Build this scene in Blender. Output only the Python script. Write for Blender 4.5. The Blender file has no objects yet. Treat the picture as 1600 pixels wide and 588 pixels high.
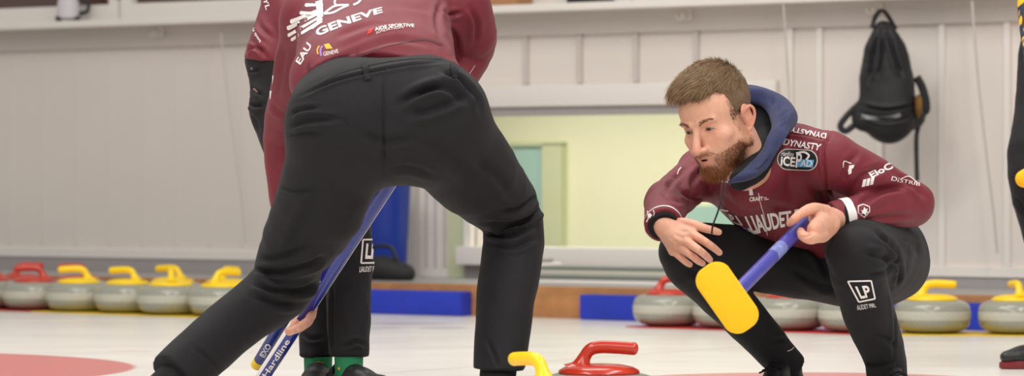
import bpy, bmesh, math, random
import numpy as np
from mathutils import Vector, Matrix
from mathutils.bvhtree import BVHTree
random.seed(7); RNG = np.random.default_rng(7)
SC = bpy.context.scene
COL = SC.collection
# ---------------------------------------------------------------- camera, world, lights, exposure
F = 5500.0            # focal length in pixels of the 1600 x 588 frame
HC = 0.575            # camera height above the ice
HY = 285.0            # picture row of the horizon
cam_d = bpy.data.cameras.new('camera'); cam = bpy.data.objects.new('camera', cam_d); COL.objects.link(cam)
cam.location = (0, 0, HC); cam.rotation_euler = (math.pi / 2, 0, 0)
cam_d.sensor_width = 36; cam_d.lens = 36 * F / 1600; cam_d.shift_y = -(294 - HY) / 1600
cam_d.clip_start = .05; cam_d.clip_end = 200
cam_d.dof.use_dof = True; cam_d.dof.focus_distance = 9.0; cam_d.dof.aperture_fstop = 4.9
SC.camera = cam
SC.view_settings.view_transform = 'Standard'; SC.view_settings.look = 'None'
SC.view_settings.exposure = 0.0; SC.view_settings.gamma = 1; SC.view_settings.use_curve_mapping = False
w = bpy.data.worlds.new('hall_air'); SC.world = w; w.use_nodes = True
w.node_tree.nodes['Background'].inputs[0].default_value = (1, .97, .93, 1)
w.node_tree.nodes['Background'].inputs[1].default_value = .45
def lamp(name, loc, size, power, col=(1, .97, .92), rot=(0, 0, 0)):
    d = bpy.data.lights.new(name, 'AREA'); d.shape = 'RECTANGLE'; d.size, d.size_y = size
    d.energy = power; d.color = col
    o = bpy.data.objects.new(name, d); COL.objects.link(o); o.location = loc; o.rotation_euler = rot
    return o
lamp('ceiling_light', (-2.5, 6.5, 5.2), (.9, 7), 200)
lamp('ceiling_light', (2.5, 6.5, 5.2), (.9, 7), 240)
lamp('ceiling_light', (-1.5, 11.5, 5.2), (5, .9), 185)
lamp('ceiling_light', (0, 2.0, 5.0), (6, .9), 185, rot=(math.radians(12), 0, 0))
def at(x, y, s):      # picture point + scale (px per metre at that distance) -> place in the hall
    return Vector(((x - 800) / s, F / s, HC + (HY - y) / s))

# ---------------------------------------------------------------- materials
def mat(name, col, rough=.6, metal=0, noise=0, nscale=30, bump=0, bscale=200, spec=.5, coat=0, sheen=0, attr=False, emit=None, trans=0, sss=0, stretch=None):
    m = bpy.data.materials.new(name); m.use_nodes = True; nt = m.node_tree; b = nt.nodes['Principled BSDF']
    b.inputs['Roughness'].default_value = rough; b.inputs['Metallic'].default_value = metal
    b.inputs['Specular IOR Level'].default_value = spec
    b.inputs['Coat Weight'].default_value = coat; b.inputs['Coat Roughness'].default_value = .12
    b.inputs['Sheen Weight'].default_value = sheen; b.inputs['Sheen Roughness'].default_value = .5
    b.inputs['Transmission Weight'].default_value = trans
    if sss:
        b.inputs['Subsurface Weight'].default_value = sss; b.inputs['Subsurface Radius'].default_value = (.012, .005, .003)
        b.inputs['Subsurface Scale'].default_value = .7
    c = nt.nodes.new('ShaderNodeRGB'); c.outputs[0].default_value = (*col, 1); out = c.outputs[0]
    if attr:
        a = nt.nodes.new('ShaderNodeVertexColor'); a.layer_name = 'Col'; out = a.outputs[0]
    tc = nt.nodes.new('ShaderNodeTexCoord'); co = tc.outputs['Object']
    if stretch:
        mp = nt.nodes.new('ShaderNodeMapping'); mp.inputs['Scale'].default_value = stretch
        nt.links.new(co, mp.inputs[0]); co = mp.outputs[0]
    if noise:
        n = nt.nodes.new('ShaderNodeTexNoise'); n.inputs['Scale'].default_value = nscale; n.inputs['Detail'].default_value = 5
        nt.links.new(co, n.inputs['Vector'])
        mr = nt.nodes.new('ShaderNodeMapRange'); mr.inputs['From Min'].default_value = .3; mr.inputs['From Max'].default_value = .7
        mr.inputs['To Min'].default_value = 1 - noise; mr.inputs['To Max'].default_value = 1 + noise
        nt.links.new(n.outputs[0], mr.inputs[0])
        mx = nt.nodes.new('ShaderNodeVectorMath'); mx.operation = 'SCALE'
        nt.links.new(out, mx.inputs[0]); nt.links.new(mr.outputs[0], mx.inputs['Scale']); out = mx.outputs[0]
    nt.links.new(out, b.inputs['Base Color'])
    if emit:
        b.inputs['Emission Color'].default_value = (*emit[0], 1); b.inputs['Emission Strength'].default_value = emit[1]
    if bump:
        n2 = nt.nodes.new('ShaderNodeTexNoise'); n2.inputs['Scale'].default_value = bscale; n2.inputs['Detail'].default_value = 3
        nt.links.new(co, n2.inputs['Vector'])
        bp = nt.nodes.new('ShaderNodeBump'); bp.inputs['Strength'].default_value = bump; bp.inputs['Distance'].default_value = .002
        nt.links.new(n2.outputs[0], bp.inputs['Height']); nt.links.new(bp.outputs[0], b.inputs['Normal'])
    return m
def srgb(r, g, b):
    return tuple(((v / 255) / 12.92 if v / 255 <= .04045 else ((v / 255 + .055) / 1.055) ** 2.4) for v in (r, g, b))
M = {}
M['wall'] = mat('painted_wall', srgb(226, 218, 211), .55, noise=.03, nscale=1.2)
M['trimw'] = mat('white_paint', srgb(234, 228, 222), .5, noise=.02, nscale=2)
M['beam'] = mat('grey_beige_paint_and_shade', srgb(204, 196, 190), .6, noise=.03, nscale=1.5)  # batten colour; also holds painted shade for ledge band and door edge
M['baseb'] = mat('grey_board', srgb(166, 160, 160), .6, noise=.04, nscale=2)
M['yellow_wall'] = mat('pale_yellow_wall', srgb(240, 238, 208), .6, noise=.02, nscale=1)
M['green_wall'] = mat('pale_green_paint', srgb(206, 212, 176), .6)
M['teal'] = mat('teal_door', srgb(172, 206, 198), .5)
M['walk'] = mat('grey_rubber_floor', srgb(150, 148, 146), .35, noise=.06, nscale=3)
M['wood'] = mat('brown_wood', srgb(176, 122, 74), .55, noise=.16, nscale=3, stretch=(1, 6, 6))
M['brown'] = mat('dark_red_wood', srgb(106, 52, 26), .5, noise=.12, nscale=3)
M['bluefoam'] = mat('blue_foam', srgb(28, 52, 176), .6, noise=.12, nscale=9, bump=.2, bscale=60)
M['granite'] = mat('grey_granite', srgb(152, 153, 140), .22, noise=.16, nscale=160, coat=.3)
M['gband'] = mat('frosted_granite_band', srgb(188, 186, 172), .6, noise=.12, nscale=160)
M['red'] = mat('red_plastic', srgb(196, 52, 30), .25, coat=.3)
M['yel'] = mat('yellow_plastic', srgb(255, 214, 0), .35, coat=.15)
M['redstrip'] = mat('red_strip', srgb(190, 40, 34), .5, noise=.08, nscale=20)
M['yelstrip'] = mat('yellow_strip', srgb(236, 196, 20), .5, noise=.08, nscale=20)
M['dark'] = mat('black_plastic', srgb(22, 22, 24), .5)
M['hook'] = mat('white_metal', srgb(228, 222, 214), .4)
M['string'] = mat('white_string', srgb(196, 190, 180), .8)
M['blueplastic'] = mat('blue_plastic', srgb(14, 50, 150), .35)

# ---------------------------------------------------------------- helpers
ORG = {}
def root(o):
    while o.parent: o = o.parent
    return o
def tag(o, label=None, cat=None, group=None, kind=None):
    if label: o['label'] = label
    if cat: o['category'] = cat
    if group: o['group'] = group
    if kind: o['kind'] = kind
    return o
def empty(name, loc, label, cat, group=None):
    o = bpy.data.objects.new(name, None); COL.objects.link(o); o.location = loc; o.empty_display_size = .1
    ORG[o.name] = Vector(loc); return tag(o, label, cat, group)
def mk(name, V, Fc, m, parent=None, smooth=True, origin=None, cols=None, mats=None, fmat=None):
    """one mesh object; V in world metres"""
    V = np.asarray(V, np.float64).reshape(-1, 3)
    if parent is not None: org = ORG[root(parent).name]
    else: org = Vector(origin) if origin is not None else Vector((0, 0, 0))
    me = bpy.data.meshes.new(name)
    if isinstance(Fc, np.ndarray):
        k = Fc.shape[1]; me.vertices.add(len(V)); me.vertices.foreach_set('co', (V - np.array(org)).astype(np.float32).ravel())
        me.loops.add(Fc.size); me.loops.foreach_set('vertex_index', Fc.ravel().astype(np.int32))
        me.polygons.add(len(Fc)); me.polygons.foreach_set('loop_start', np.arange(0, Fc.size, k, dtype=np.int32))
        me.update(calc_edges=True)
    else:
        me.from_pydata([tuple(v) for v in (V - np.array(org))], [], [tuple(f) for f in Fc]); me.update()
    if smooth: me.polygons.foreach_set('use_smooth', np.ones(len(me.polygons), bool))
    for mm in (mats or [m]): me.materials.append(mm)
    if fmat is not None: me.polygons.foreach_set('material_index', np.asarray(fmat, np.int32))
    if cols is not None:
        a = me.color_attributes.new('Col', 'FLOAT_COLOR', 'POINT')
        c4 = np.ones((len(V), 4), np.float32); c4[:, :3] = cols; a.data.foreach_set('color', c4.ravel())
    o = bpy.data.objects.new(name, me); COL.objects.link(o)
    if parent is not None: o.parent = parent
    else: o.location = org; ORG[o.name] = Vector(org)
    return o
class MB:
    """collects simple shapes into one mesh"""
    def __init__(s): s.v = []; s.f = []
    def add(s, V, Fc):
        n = len(s.v); s.v += [tuple(v) for v in V]; s.f += [tuple(i + n for i in f) for f in Fc]; return s
    def box(s, lo, hi, T=None, bev=0):
        bm = bmesh.new(); bmesh.ops.create_cube(bm, size=1)
        for v in bm.verts: v.co = Vector([(lo[i] + hi[i]) / 2 + v.co[i] * (hi[i] - lo[i]) for i in range(3)])
        if bev: bmesh.ops.bevel(bm, geom=bm.edges[:] , offset=bev, segments=2, affect='EDGES', profile=.6)
        bm.verts.index_update()
        s.add([(T(v.co) if T else v.co) for v in bm.verts], [[v.index for v in f.verts] for f in bm.faces]); bm.free(); return s
    def tube(s, pts, r, n=10, cap=True, flat=None):
        pts = [Vector(p) for p in pts]; rs = r if isinstance(r, (list, tuple)) else [r] * len(pts); rings = []
        up = Vector((0, 0, 1)); prev = None
        for i, p in enumerate(pts):
            d = (pts[min(i + 1, len(pts) - 1)] - pts[max(i - 1, 0)]).normalized()
            if prev is None: a = d.cross(up if abs(d.z) < .9 else Vector((1, 0, 0))).normalized()
            else: a = (prev - d * prev.dot(d)).normalized()
            prev = a; b = d.cross(a)
            fl = flat or 1
            rings.append([p + (a * math.cos(t) * fl + b * math.sin(t)) * rs[i] for t in [2 * math.pi * k / n for k in range(n)]])
        V = [v for rg in rings for v in rg]; Fc = []
        for i in range(len(rings) - 1):
            for k in range(n): Fc.append((i * n + k, i * n + (k + 1) % n, (i + 1) * n + (k + 1) % n, (i + 1) * n + k))
        if cap: Fc.append(tuple(reversed(range(n)))); Fc.append(tuple((len(rings) - 1) * n + k for k in range(n)))
        return s.add(V, Fc)
    def lathe(s, prof, n=48, c=(0, 0, 0)):
        V = []; Fc = []
        for r, z in prof:
            for k in range(n):
                t = 2 * math.pi * k / n; V.append((c[0] + r * math.cos(t), c[1] + r * math.sin(t), c[2] + z))
        for i in range(len(prof) - 1):
            for k in range(n): Fc.append((i * n + k, i * n + (k + 1) % n, (i + 1) * n + (k + 1) % n, (i + 1) * n + k))
        Fc.append(tuple(reversed(range(n)))); Fc.append(tuple((len(prof) - 1) * n + k for k in range(n)))
        return s.add(V, Fc)
    def build(s, name, m, parent=None, smooth=True, origin=None):
        o = mk(name, s.v, s.f, m, parent, smooth, origin)
        if smooth:
            me = o.data; me.update()
            for e in me.edges: pass
            try: me.set_sharp_from_angle(angle=math.radians(40))
            except Exception: pass
        return o
def spline(pts, n=8):
    """Catmull-Rom through pts"""
    P = [Vector(p) for p in pts]; P = [P[0] * 2 - P[1]] + P + [P[-1] * 2 - P[-2]]; out = []
    for i in range(1, len(P) - 2):
        for k in range(n):
            t = k / n; a, b, c, d = P[i - 1:i + 3]
            out.append(.5 * (2 * b + (c - a) * t + (2 * a - 5 * b + 4 * c - d) * t * t + (3 * b - a - 3 * c + d) * t ** 3))
    out.append(P[-2]); return out

# ---------------------------------------------------------------- the long side wall (runs away to the left)
TN = .715; NX, NY = TN / math.hypot(TN, 1), 1 / math.hypot(TN, 1)      # wall direction
TX, TY = NY, -NX
SW = 338.0; Y0 = F / SW
def sline(s800, x): return s800 * (1 + TN * (x - 800) / F)
def wu(x, s800=SW):
    s = sline(s800, x); return ((x - 800) / s) * TX + (F / s - Y0) * TY
def wz(x, y, s800=SW): return HC + (HY - y) / sline(s800, x)
def WT(p):            # wall frame (u along, v out from the wall into the hall, z up) -> hall
    u, v, z = p; return Vector((u * TX - v * NX, Y0 + u * TY - v * NY, z))
def wbox(name, m, u0, u1, v0, v1, z0, z1, parent=None, bev=0, kind='structure'):
    o = MB().box((u0, v0, z0), (u1, v1, z1), WT, bev).build(name, m, parent, smooth=bool(bev))
    if kind and parent is None: o['kind'] = kind
    return o
UL, UR = wu(-900), wu(2300)
ZF = .13
# openings: the low window, and the doorway left of it
ow0, ow1 = wu(741), wu(1182); oz0, oz1 = wz(900, 387), wz(900, 178)
zt = 1.25
b = MB()
b.box((UL, -.12, 0), (wu(640), 0, zt), WT); b.box((wu(728), -.12, 0), (ow0, 0, zt), WT)
b.box((wu(640), -.12, .95), (wu(728), 0, zt), WT)
b.box((ow0, -.12, 0), (ow1, 0, oz0), WT); b.box((ow0, -.12, oz1), (ow1, 0, zt), WT); b.box((ow1, -.12, 0), (UR, 0, zt), WT)
tag(b.build('wall_side', M['wall'], smooth=False), kind='structure')
wbox('trim_1', M['beam'], UL, UR, -.12, .03, zt, 1.352)                      # band under the ledge, its shade put into the greyer colour
wbox('trim_2', M['trimw'], UL, UR, -.12, .17, 1.352, 1.386, bev=.004)        # the ledge
# siding ribs on the left, battens elsewhere
for i, x in enumerate(range(-300, 640, 52)):
    u = wu(x); wbox('trim_%d' % (10 + i), M['wall'], u, u + .03, 0, .0035, .26, zt)
k = 60
for x in (824, 908, 996, 1090):
    u = wu(x); wbox('trim_%d' % k, M['beam'], u - .013, u + .013, 0, .018, oz1 + .14, zt); k += 1
for x in (1237, 1283, 1377, 1474, 1576, 1680, 1785):
    u = wu(x); wbox('trim_%d' % k, M['trimw'], u - .014, u + .014, 0, .018, .195, zt); k += 1
# casing round the low window
wbox('trim_3', M['trimw'], ow0 - .06, ow1 + .12, 0, .035, oz1 + .035, oz1 + .135, bev=.004)
wbox('trim_4', M['baseb'], ow0 - .03, ow1 + .05, -.10, .015, oz1 - .005, oz1 + .035)  # lintel strip, darker grey paints in the shade under the casing
wbox('trim_5', M['trimw'], ow1, ow1 + .12, 0, .03, .2, oz1 + .035, bev=.004)
wbox('trim_6', M['trimw'], ow0 - .05, ow1 + .02, -.02, .08, oz0 - .085, oz0, bev=.004)
wbox('trim_7', M['trimw'], ow0 - .04, ow0, -.02, .03, oz0, oz1)
# skirting
wbox('trim_8', M['trimw'], UL, wu(636), 0, .02, .195, .235); wbox('trim_9', M['trimw'], ow1 + .12, UR, 0, .02, .175, .215)
wbox('baseboard_left', M['baseb'], UL, wu(640), 0, .012, ZF, .195)
wbox('baseboard_right', M['baseb'], ow1, UR, 0, .012, ZF, .175)
wbox('baseboard_middle', M['baseb'], wu(728), ow1, 0, .012, ZF, .2)
# walkway and kerb
SK = 366.0
vk = ((F / SW) - (F / SK)) * NY
o = MB().box((UL, -3.2, 0), (UR, vk - .06, ZF), WT).build('floor_walkway', M['walk'], smooth=False); tag(o, kind='structure')
wbox('trim_40', M['wood'], UL, UR, vk - .06, vk, 0, ZF + .004, bev=.006)
# windows above the ledge
gl = bpy.data.materials.new('window_glass'); gl.use_nodes = True; nt_ = gl.node_tree; nt_.nodes.clear()
o_ = nt_.nodes.new('ShaderNodeOutputMaterial'); t_ = nt_.nodes.new('ShaderNodeBsdfTransparent'); g_ = nt_.nodes.new('ShaderNodeBsdfGlossy'); g_.inputs['Roughness'].default_value = .05
x_ = nt_.nodes.new('ShaderNodeMixShader'); x_.inputs[0].default_value = .06; nt_.links.new(t_.outputs[0], x_.inputs[1]); nt_.links.new(g_.outputs[0], x_.inputs[2]); nt_.links.new(x_.outputs[0], o_.inputs[0])
def upper_window(n, x0, x1):
    u0, u1 = wu(x0), wu(x1); z0 = 1.386
    fr = MB(); w_ = .065
    fr.box((u0, -.05, z0), (u1, .0, z0 + .085), WT); fr.box((u0, -.05, 2.5), (u1, 0, 2.6), WT)
    fr.box((u0, -.05, z0 + .085), (u0 + w_, 0, 2.5), WT); fr.box((u1 - w_, -.05, z0 + .085), (u1, 0, 2.5), WT)
    o = fr.build('window_%d' % n, M['trimw'], smooth=False); tag(o, kind='structure')
    p = MB().box((u0 + w_, -.03, z0 + .085), (u1 - w_, -.022, 2.5), WT).build('window_pane', gl, o, smooth=False)
    return o
wins = [(-560, -200), (-195, 185), (188, 585), (588, 985), (988, 1385), (1388, 1780)]
for i, (a, c) in enumerate(wins): upper_window(i + 1, a, c)
wbox('wall_upper', M['wall'], UL, UR, -.12, 0, 2.6, 4.2)
wbox('wall_gallery', M['brown'], UL - 3, UR + 3, -1.9, -1.8, 1.2, 2.6)                # wood panelling seen through the upper windows
wbox('floor_gallery', M['brown'], UL, UR, -1.8, -.12, 1.2, 1.25)
# dark slot catch between the two left frames
wbox('trim_41', M['dark'], wu(181), wu(190), 0, .012, 1.50, 1.75)
def ub(x, v):         # u of the point seen at picture column x on the plane v
    # solve ray / plane
    k = (x - 800) / F; den = (-NX * -1) * k + NY      # n.(kY, Y) = n.(0,Y0) - v
    Y = (NY * Y0 - v) / (NX * k + NY); X = k * Y
    return X * TX + (Y - Y0) * TY
def zb(x, y, v):
    k = (x - 800) / F; Y = (NY * Y0 - v) / (NX * k + NY); return HC + (HY - y) * Y / F
# room behind the low window
ru0, ru1 = ub(560, -1.4), ub(1400, -1.4)
wbox('wall_back_room', M['yellow_wall'], ub(560, -1.4) , ub(1400, -1.4), -1.5, -1.4, .0, 1.2)
b = MB()
b.box((ru1, -1.5, 0), (ru1 + .1, -.12, 1.2), WT); b.box((ru0 + .0, -1.5, 0), (ru0 + .05, -1.1, 1.2), WT)
tag(b.build('wall_room_side', M['yellow_wall'], smooth=False), kind='structure')
# recess with the teal door in the yellow room
vv = -1.38
wbox('door_2', M['teal'], ub(800, vv), ub(852, vv), -1.4, vv, .0, zb(830, 228, vv))
wbox('trim_42', M['green_wall'], ub(852, vv), ub(882, vv), -1.4, vv + .03, .0, zb(860, 224, vv))
wbox('trim_43', M['green_wall'], ub(795, vv), ub(882, vv), -1.4, vv + .03, zb(860, 228, vv), zb(860, 222, vv))
wbox('trim_44', M['teal'], ub(1075, vv), ub(1160, vv), -1.4, vv + .02, .0, zb(1100, 322, vv))
lamp('added_room_light', tuple(WT(((ru0 + ru1) / 2 + .3, -.55, 1.19))), (2.2, .5), 22, (1, .98, .85), rot=(0, 0, -math.atan(TN)))  # unseen lamp added to brighten the yellow room
wbox('ceiling_room', M['trimw'], ru0, ru1 + .1, -1.5, -.12, 1.2, 1.24)
# doorway with a white door, left of the low window
d = wbox('door_1', M['trimw'], wu(652), wu(700), -.06, -.02, ZF, .95)
h = MB(); 
for xa in (662, 676, 690): h.box((wu(xa), -.02, ZF + .05), (wu(xa) + .012, -.012, .9), WT)
h.build('door_rib', M['beam'], d, smooth=False)
wbox('trim_45', M['beam'], wu(640), wu(652), -.10, .02, ZF, .95)  # grey strip stands in for the shade beside the door
wbox('trim_46', M['green_wall'], wu(700), wu(728), -.05, .0, ZF, .95)
# ---------------------------------------------------------------- ice
def ice_mat():
    m = bpy.data.materials.new('pebbled_ice'); m.use_nodes = True; nt = m.node_tree; N = nt.nodes; L = nt.links
    b = N['Principled BSDF']; b.inputs['Roughness'].default_value = .28; b.inputs['Coat Weight'].default_value = .15; b.inputs['Coat Roughness'].default_value = .25
    tc = N.new('ShaderNodeTexCoord')
    def ring(cx, cy, r, soft=.012):
        vm = N.new('ShaderNodeVectorMath'); vm.operation = 'DISTANCE'; vm.inputs[1].default_value = (cx, cy, 0)
        L.new(tc.outputs['Object'], vm.inputs[0])
        mr = N.new('ShaderNodeMapRange'); mr.inputs['From Min'].default_value = r - soft; mr.inputs['From Max'].default_value = r + soft
        mr.inputs['To Min'].default_value = 1; mr.inputs['To Max'].default_value = 0; L.new(vm.outputs['Value'], mr.inputs[0]); return mr.outputs[0]
    def mix(f, a, bcol, scale=1.0):
        mx = N.new('ShaderNodeMix'); mx.data_type = 'RGBA'
        if scale != 1.0:
            q = N.new('ShaderNodeMath'); q.operation = 'MULTIPLY'; q.inputs[1].default_value = scale; L.new(f, q.inputs[0]); f = q.outputs[0]
        L.new(f, mx.inputs[0]); L.new(a, mx.inputs[6]); mx.inputs[7].default_value = (*bcol, 1); return mx.outputs[2]
    n = N.new('ShaderNodeTexNoise'); n.inputs['Scale'].default_value = 1.6; n.inputs['Detail'].default_value = 6
    mp = N.new('ShaderNodeMapping'); mp.inputs['Scale'].default_value = (1, 2.2, 1); L.new(tc.outputs['Object'], mp.inputs[0]); L.new(mp.outputs[0], n.inputs['Vector'])
    cr = N.new('ShaderNodeValToRGB'); cr.color_ramp.elements[0].position = .3; cr.color_ramp.elements[0].color = (*srgb(226, 220, 212), 1)
    cr.color_ramp.elements[1].position = .72; cr.color_ramp.elements[1].color = (*srgb(243, 240, 234), 1); L.new(n.outputs[0], cr.inputs[0])
    c = cr.outputs[0]
    c = mix(ring(-2.33, 10.82, 1.165), c, srgb(206, 92, 92), .92)
    c = mix(ring(.86, 10.02, .62), c, srgb(206, 92, 92), .8)
    # thin dark lines frozen in the ice
    def line(p, q, wd, col, k):
        nonlocal c
        p, q = Vector((p[0], p[1])), Vector((q[0], q[1])); d = (q - p).normalized(); nn = (-d.y, d.x)
        dt = N.new('ShaderNodeVectorMath'); dt.operation = 'DOT_PRODUCT'; dt.inputs[1].default_value = (nn[0], nn[1], 0); L.new(tc.outputs['Object'], dt.inputs[0])
        s_ = N.new('ShaderNodeMath'); s_.operation = 'SUBTRACT'; s_.inputs[1].default_value = p.x * nn[0] + p.y * nn[1]; L.new(dt.outputs['Value'], s_.inputs[0])
        ab = N.new('ShaderNodeMath'); ab.operation = 'ABSOLUTE'; L.new(s_.outputs[0], ab.inputs[0])
        mr = N.new('ShaderNodeMapRange'); mr.inputs['From Min'].default_value = wd * .5; mr.inputs['From Max'].default_value = wd * 1.5
        mr.inputs['To Min'].default_value = k; mr.inputs['To Max'].default_value = 0; L.new(ab.outputs[0], mr.inputs[0])
        c = mix(mr.outputs[0], c, col)
    def g(x, y): s = (y - HY) / HC; return ((x - 800) / s, F / s)
    line(g(838, 566), g(1040, 551), .008, srgb(150, 140, 135), .6)
    # faint grey advert frozen in the ice
    def patch(cx, cy, rx, ry, col, k):
        nonlocal c
        mp = N.new('ShaderNodeMapping'); mp.vector_type = 'TEXTURE'; mp.inputs['Location'].default_value = (cx, cy, 0); mp.inputs['Scale'].default_value = (rx, ry, 1)
        L.new(tc.outputs['Object'], mp.inputs[0])
        le = N.new('ShaderNodeVectorMath'); le.operation = 'LENGTH'; L.new(mp.outputs[0], le.inputs[0])
        mr = N.new('ShaderNodeMapRange'); mr.inputs['From Min'].default_value = .8; mr.inputs['From Max'].default_value = 1.05; mr.inputs['To Min'].default_value = k; mr.inputs['To Max'].default_value = 0
        L.new(le.outputs['Value'], mr.inputs[0]); c = mix(mr.outputs[0], c, col)
    for x, y, rx, ry in ((640, 506, .20, .09), (690, 513, .10, .07), (585, 513, .12, .05)):
        q = g(x, y); patch(q[0], q[1], rx, ry, srgb(150, 160, 178), .8)
    q = g(205, 549); patch(q[0], q[1], .09, .05, srgb(214, 150, 130), .4)
    L.new(c, b.inputs['Base Color'])
    n2 = N.new('ShaderNodeTexNoise'); n2.inputs['Scale'].default_value = 120; n2.inputs['Detail'].default_value = 2; L.new(tc.outputs['Object'], n2.inputs['Vector'])
    bp = N.new('ShaderNodeBump'); bp.inputs['Strength'].default_value = .35; bp.inputs['Distance'].default_value = .002
    L.new(n2.outputs[0], bp.inputs['Height']); L.new(bp.outputs[0], b.inputs['Normal'])
    return m
ice = mk('floor', [(-14, -6, 0), (14, -6, 0), (14, 26, 0), (-14, 26, 0)], [(0, 1, 2, 3)], ice_mat(), smooth=False); tag(ice, kind='structure')
# blue foam bumpers lying against the kerb
def kb_u(x): return wu(x, SK)
def bumper(x0, x1, label):
    u0, u1 = kb_u(x0), kb_u(x1); n = Vector(WT(((u0 + u1) / 2, vk + .05, 0)))
    o = MB().box((u0, vk + .002, 0.001), (u1, vk + .085, .105), WT, .008).build('foam_bumper', M['bluefoam'], smooth=True, origin=n)
    tag(o, label, 'bumper', 'blue foam bumpers along the wooden kerb'); return o
bumper(330, 738, 'long blue foam bumper seen between the legs of the sweeping player')
bumper(923, 1700, 'long blue foam bumper behind the right row of stones')
bumper(-420, 322, 'blue foam bumper behind the left row of stones')

# ---------------------------------------------------------------- curling stones
def make_stone(name, hm, origin=(0, 0, 0)):
    r = empty(name, origin, 'x', 'curling stone')
    R = .1455
    def pro(pts): return [(R * a, z) for a, z in pts]
    bot = pro([(.0, .006), (.42, .006), (.46, .0), (.52, .001), (.64, .004), (.80, .010), (.915, .021), (.972, .034), (.993, .047)])
    MB().lathe(bot + [(R * .992, .047)]).build('lower_granite', M['granite'], r)
    MB().lathe([(R * .8, .047), (R * .99, .047), (R, .052), (R, .072), (R * .99, .078), (R * .8, .078)]).build('striking_band', M['gband'], r)
    MB().lathe([(R * .8, .078), (R * .993, .078), (R * .978, .089), (R * .935, .100), (R * .85, .109), (R * .72, .114), (R * .1, .114)]).build('upper_granite', M['granite'], r)
    # cap and gooseneck handle in one moulding: cap, handle
    cp = MB().lathe([(.02, .113), (.094, .113), (.0965, .117), (.094, .122), (.082, .1285), (.055, .134), (.02, .136)], 48)
    c = cp.build('handle_cap', hm, r)
    path = spline([(-.046, 0, .118), (-.041, 0, .130), (-.034, 0, .149), (-.021, 0, .1655), (.002, 0, .1715), (.045, 0, .1705), (.082, 0, .168)], 6)
    n = len(path); rs = []
    for i, p in enumerate(path):
        t = i / (n - 1)
        rs.append(.0140 + .027 * max(0, 1 - t / .38) ** 1.6)
    rs += [.0128, .009, .003]; path += [Vector((.087, 0, .1677)), Vector((.0905, 0, .1674)), Vector((.0925, 0, .1672))]
    MB().tube(path, rs, 16).build('handle', hm, r)
    for ch in r.children:
        for v in ch.data.vertices: v.co.z *= 1.09
    return r
def copy_tree(o, parent=None):
    c = o.copy(); COL.objects.link(c); c.parent = parent
    if parent is None: ORG[c.name] = Vector(o.location)
    for ch in list(o.children): copy_tree(ch, c)
    return c
PROTO = {}
def put_stone(col, X, Y, rz, label, group=None):
    if col not in PROTO:
        o = PROTO[col] = make_stone('curling_stone', M['red'] if col == 'red' else M['yel'])
    else: o = copy_tree(PROTO[col])
    o.location = (X, Y, ROWZ); o.rotation_euler = (0, 0, rz); o['label'] = label
    if group: o['group'] = group
    elif 'group' in o: del o['group']
    return o
ROWZ = .004
D2 = math.radians
def row(xs, y0, specs, group):
    s = (y0 - HY) / HC; Y = F / s; X = (xs[0] - 800) / s; out = []
    for i, x in enumerate(xs):
        if i:
            # step towards the camera just far enough to stand clear of the neighbour
            lo, hi = Y - .29, Y
            k = (x - 800) / F
            for _ in range(40):
                md = (lo + hi) / 2
                if math.hypot(k * md - X, md - Y) < .297: hi = md
                else: lo = md
            Yn = lo if math.hypot(k * Y - X, 0) < .297 else Y - .06
            Yn = min(Yn, (NY * Y0 - vk - .085 - .15) / (NX * k + NY)); X, Y = k * Yn, Yn
        c, rz, lab = specs[i]; put_stone(c, X, Y, rz, lab, group); out.append((X, Y))
    return out
VB = []
gL = 'stones waiting in the left row'; gR = 'stones waiting in the right row'
L_ = row([-18, 54, 123, 199, 267, 348], 483, [
    ('red', D2(200), 'red-handled curling stone cut off by the left edge of the photo'),
    ('red', D2(180), 'red-handled curling stone fully in view at the left, beside the first yellow one'),
    ('yellow', D2(180), 'yellow-handled curling stone next to the red ones, handle pointing left'),
    ('yellow', D2(155), 'second yellow-handled curling stone of the left row'),
    ('yellow', D2(98), 'yellow-handled curling stone of the left row with its handle seen end-on'),
    ('yellow', D2(40), "yellow-handled curling stone nearest the sweeping player's outstretched leg")], gL)
def back(i, L, dx, dy): return (L[i][0] + dx, L[i][1] + dy)
for i, dx, dy, c, rz, lab in ((0, .12, .30, 'red', 20, 'red-handled curling stone standing behind the leftmost red ones'), (1, .16, .28, 'red', 178, 'red-handled curling stone half hidden behind the first yellow one'),
                              (3, .17, .30, 'yellow', 150, 'yellow-handled curling stone glimpsed between the row behind it'), (4, .22, .26, 'yellow', 60, 'yellow-handled curling stone mostly hidden behind the last of the left row')):
    X, Y = back(i, L_, dx, dy); put_stone(c, X, Y, D2(rz), lab, 'stones in the second rank on the left')
R_ = row([1046, 1140, 1235, 1338, 1457, 1589], 511, [
    ('red', D2(0), 'red-handled curling stone left of the crouching player, at the start of the right row'),
    ('red', D2(20), "red-handled curling stone mostly hidden behind the crouching player's shin and yellow broom pad"),
    ('red', D2(-20), "red-handled curling stone framed under the crouching player's thighs, left one"),
    ('red', D2(10), "red-handled curling stone under the crouching player's thighs, right one"),
    ('yellow', D2(0), "yellow-handled curling stone right of the crouching player's shin"),
    ('yellow', D2(98), 'yellow-handled curling stone at the right edge of the photo')], gR)
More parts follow.
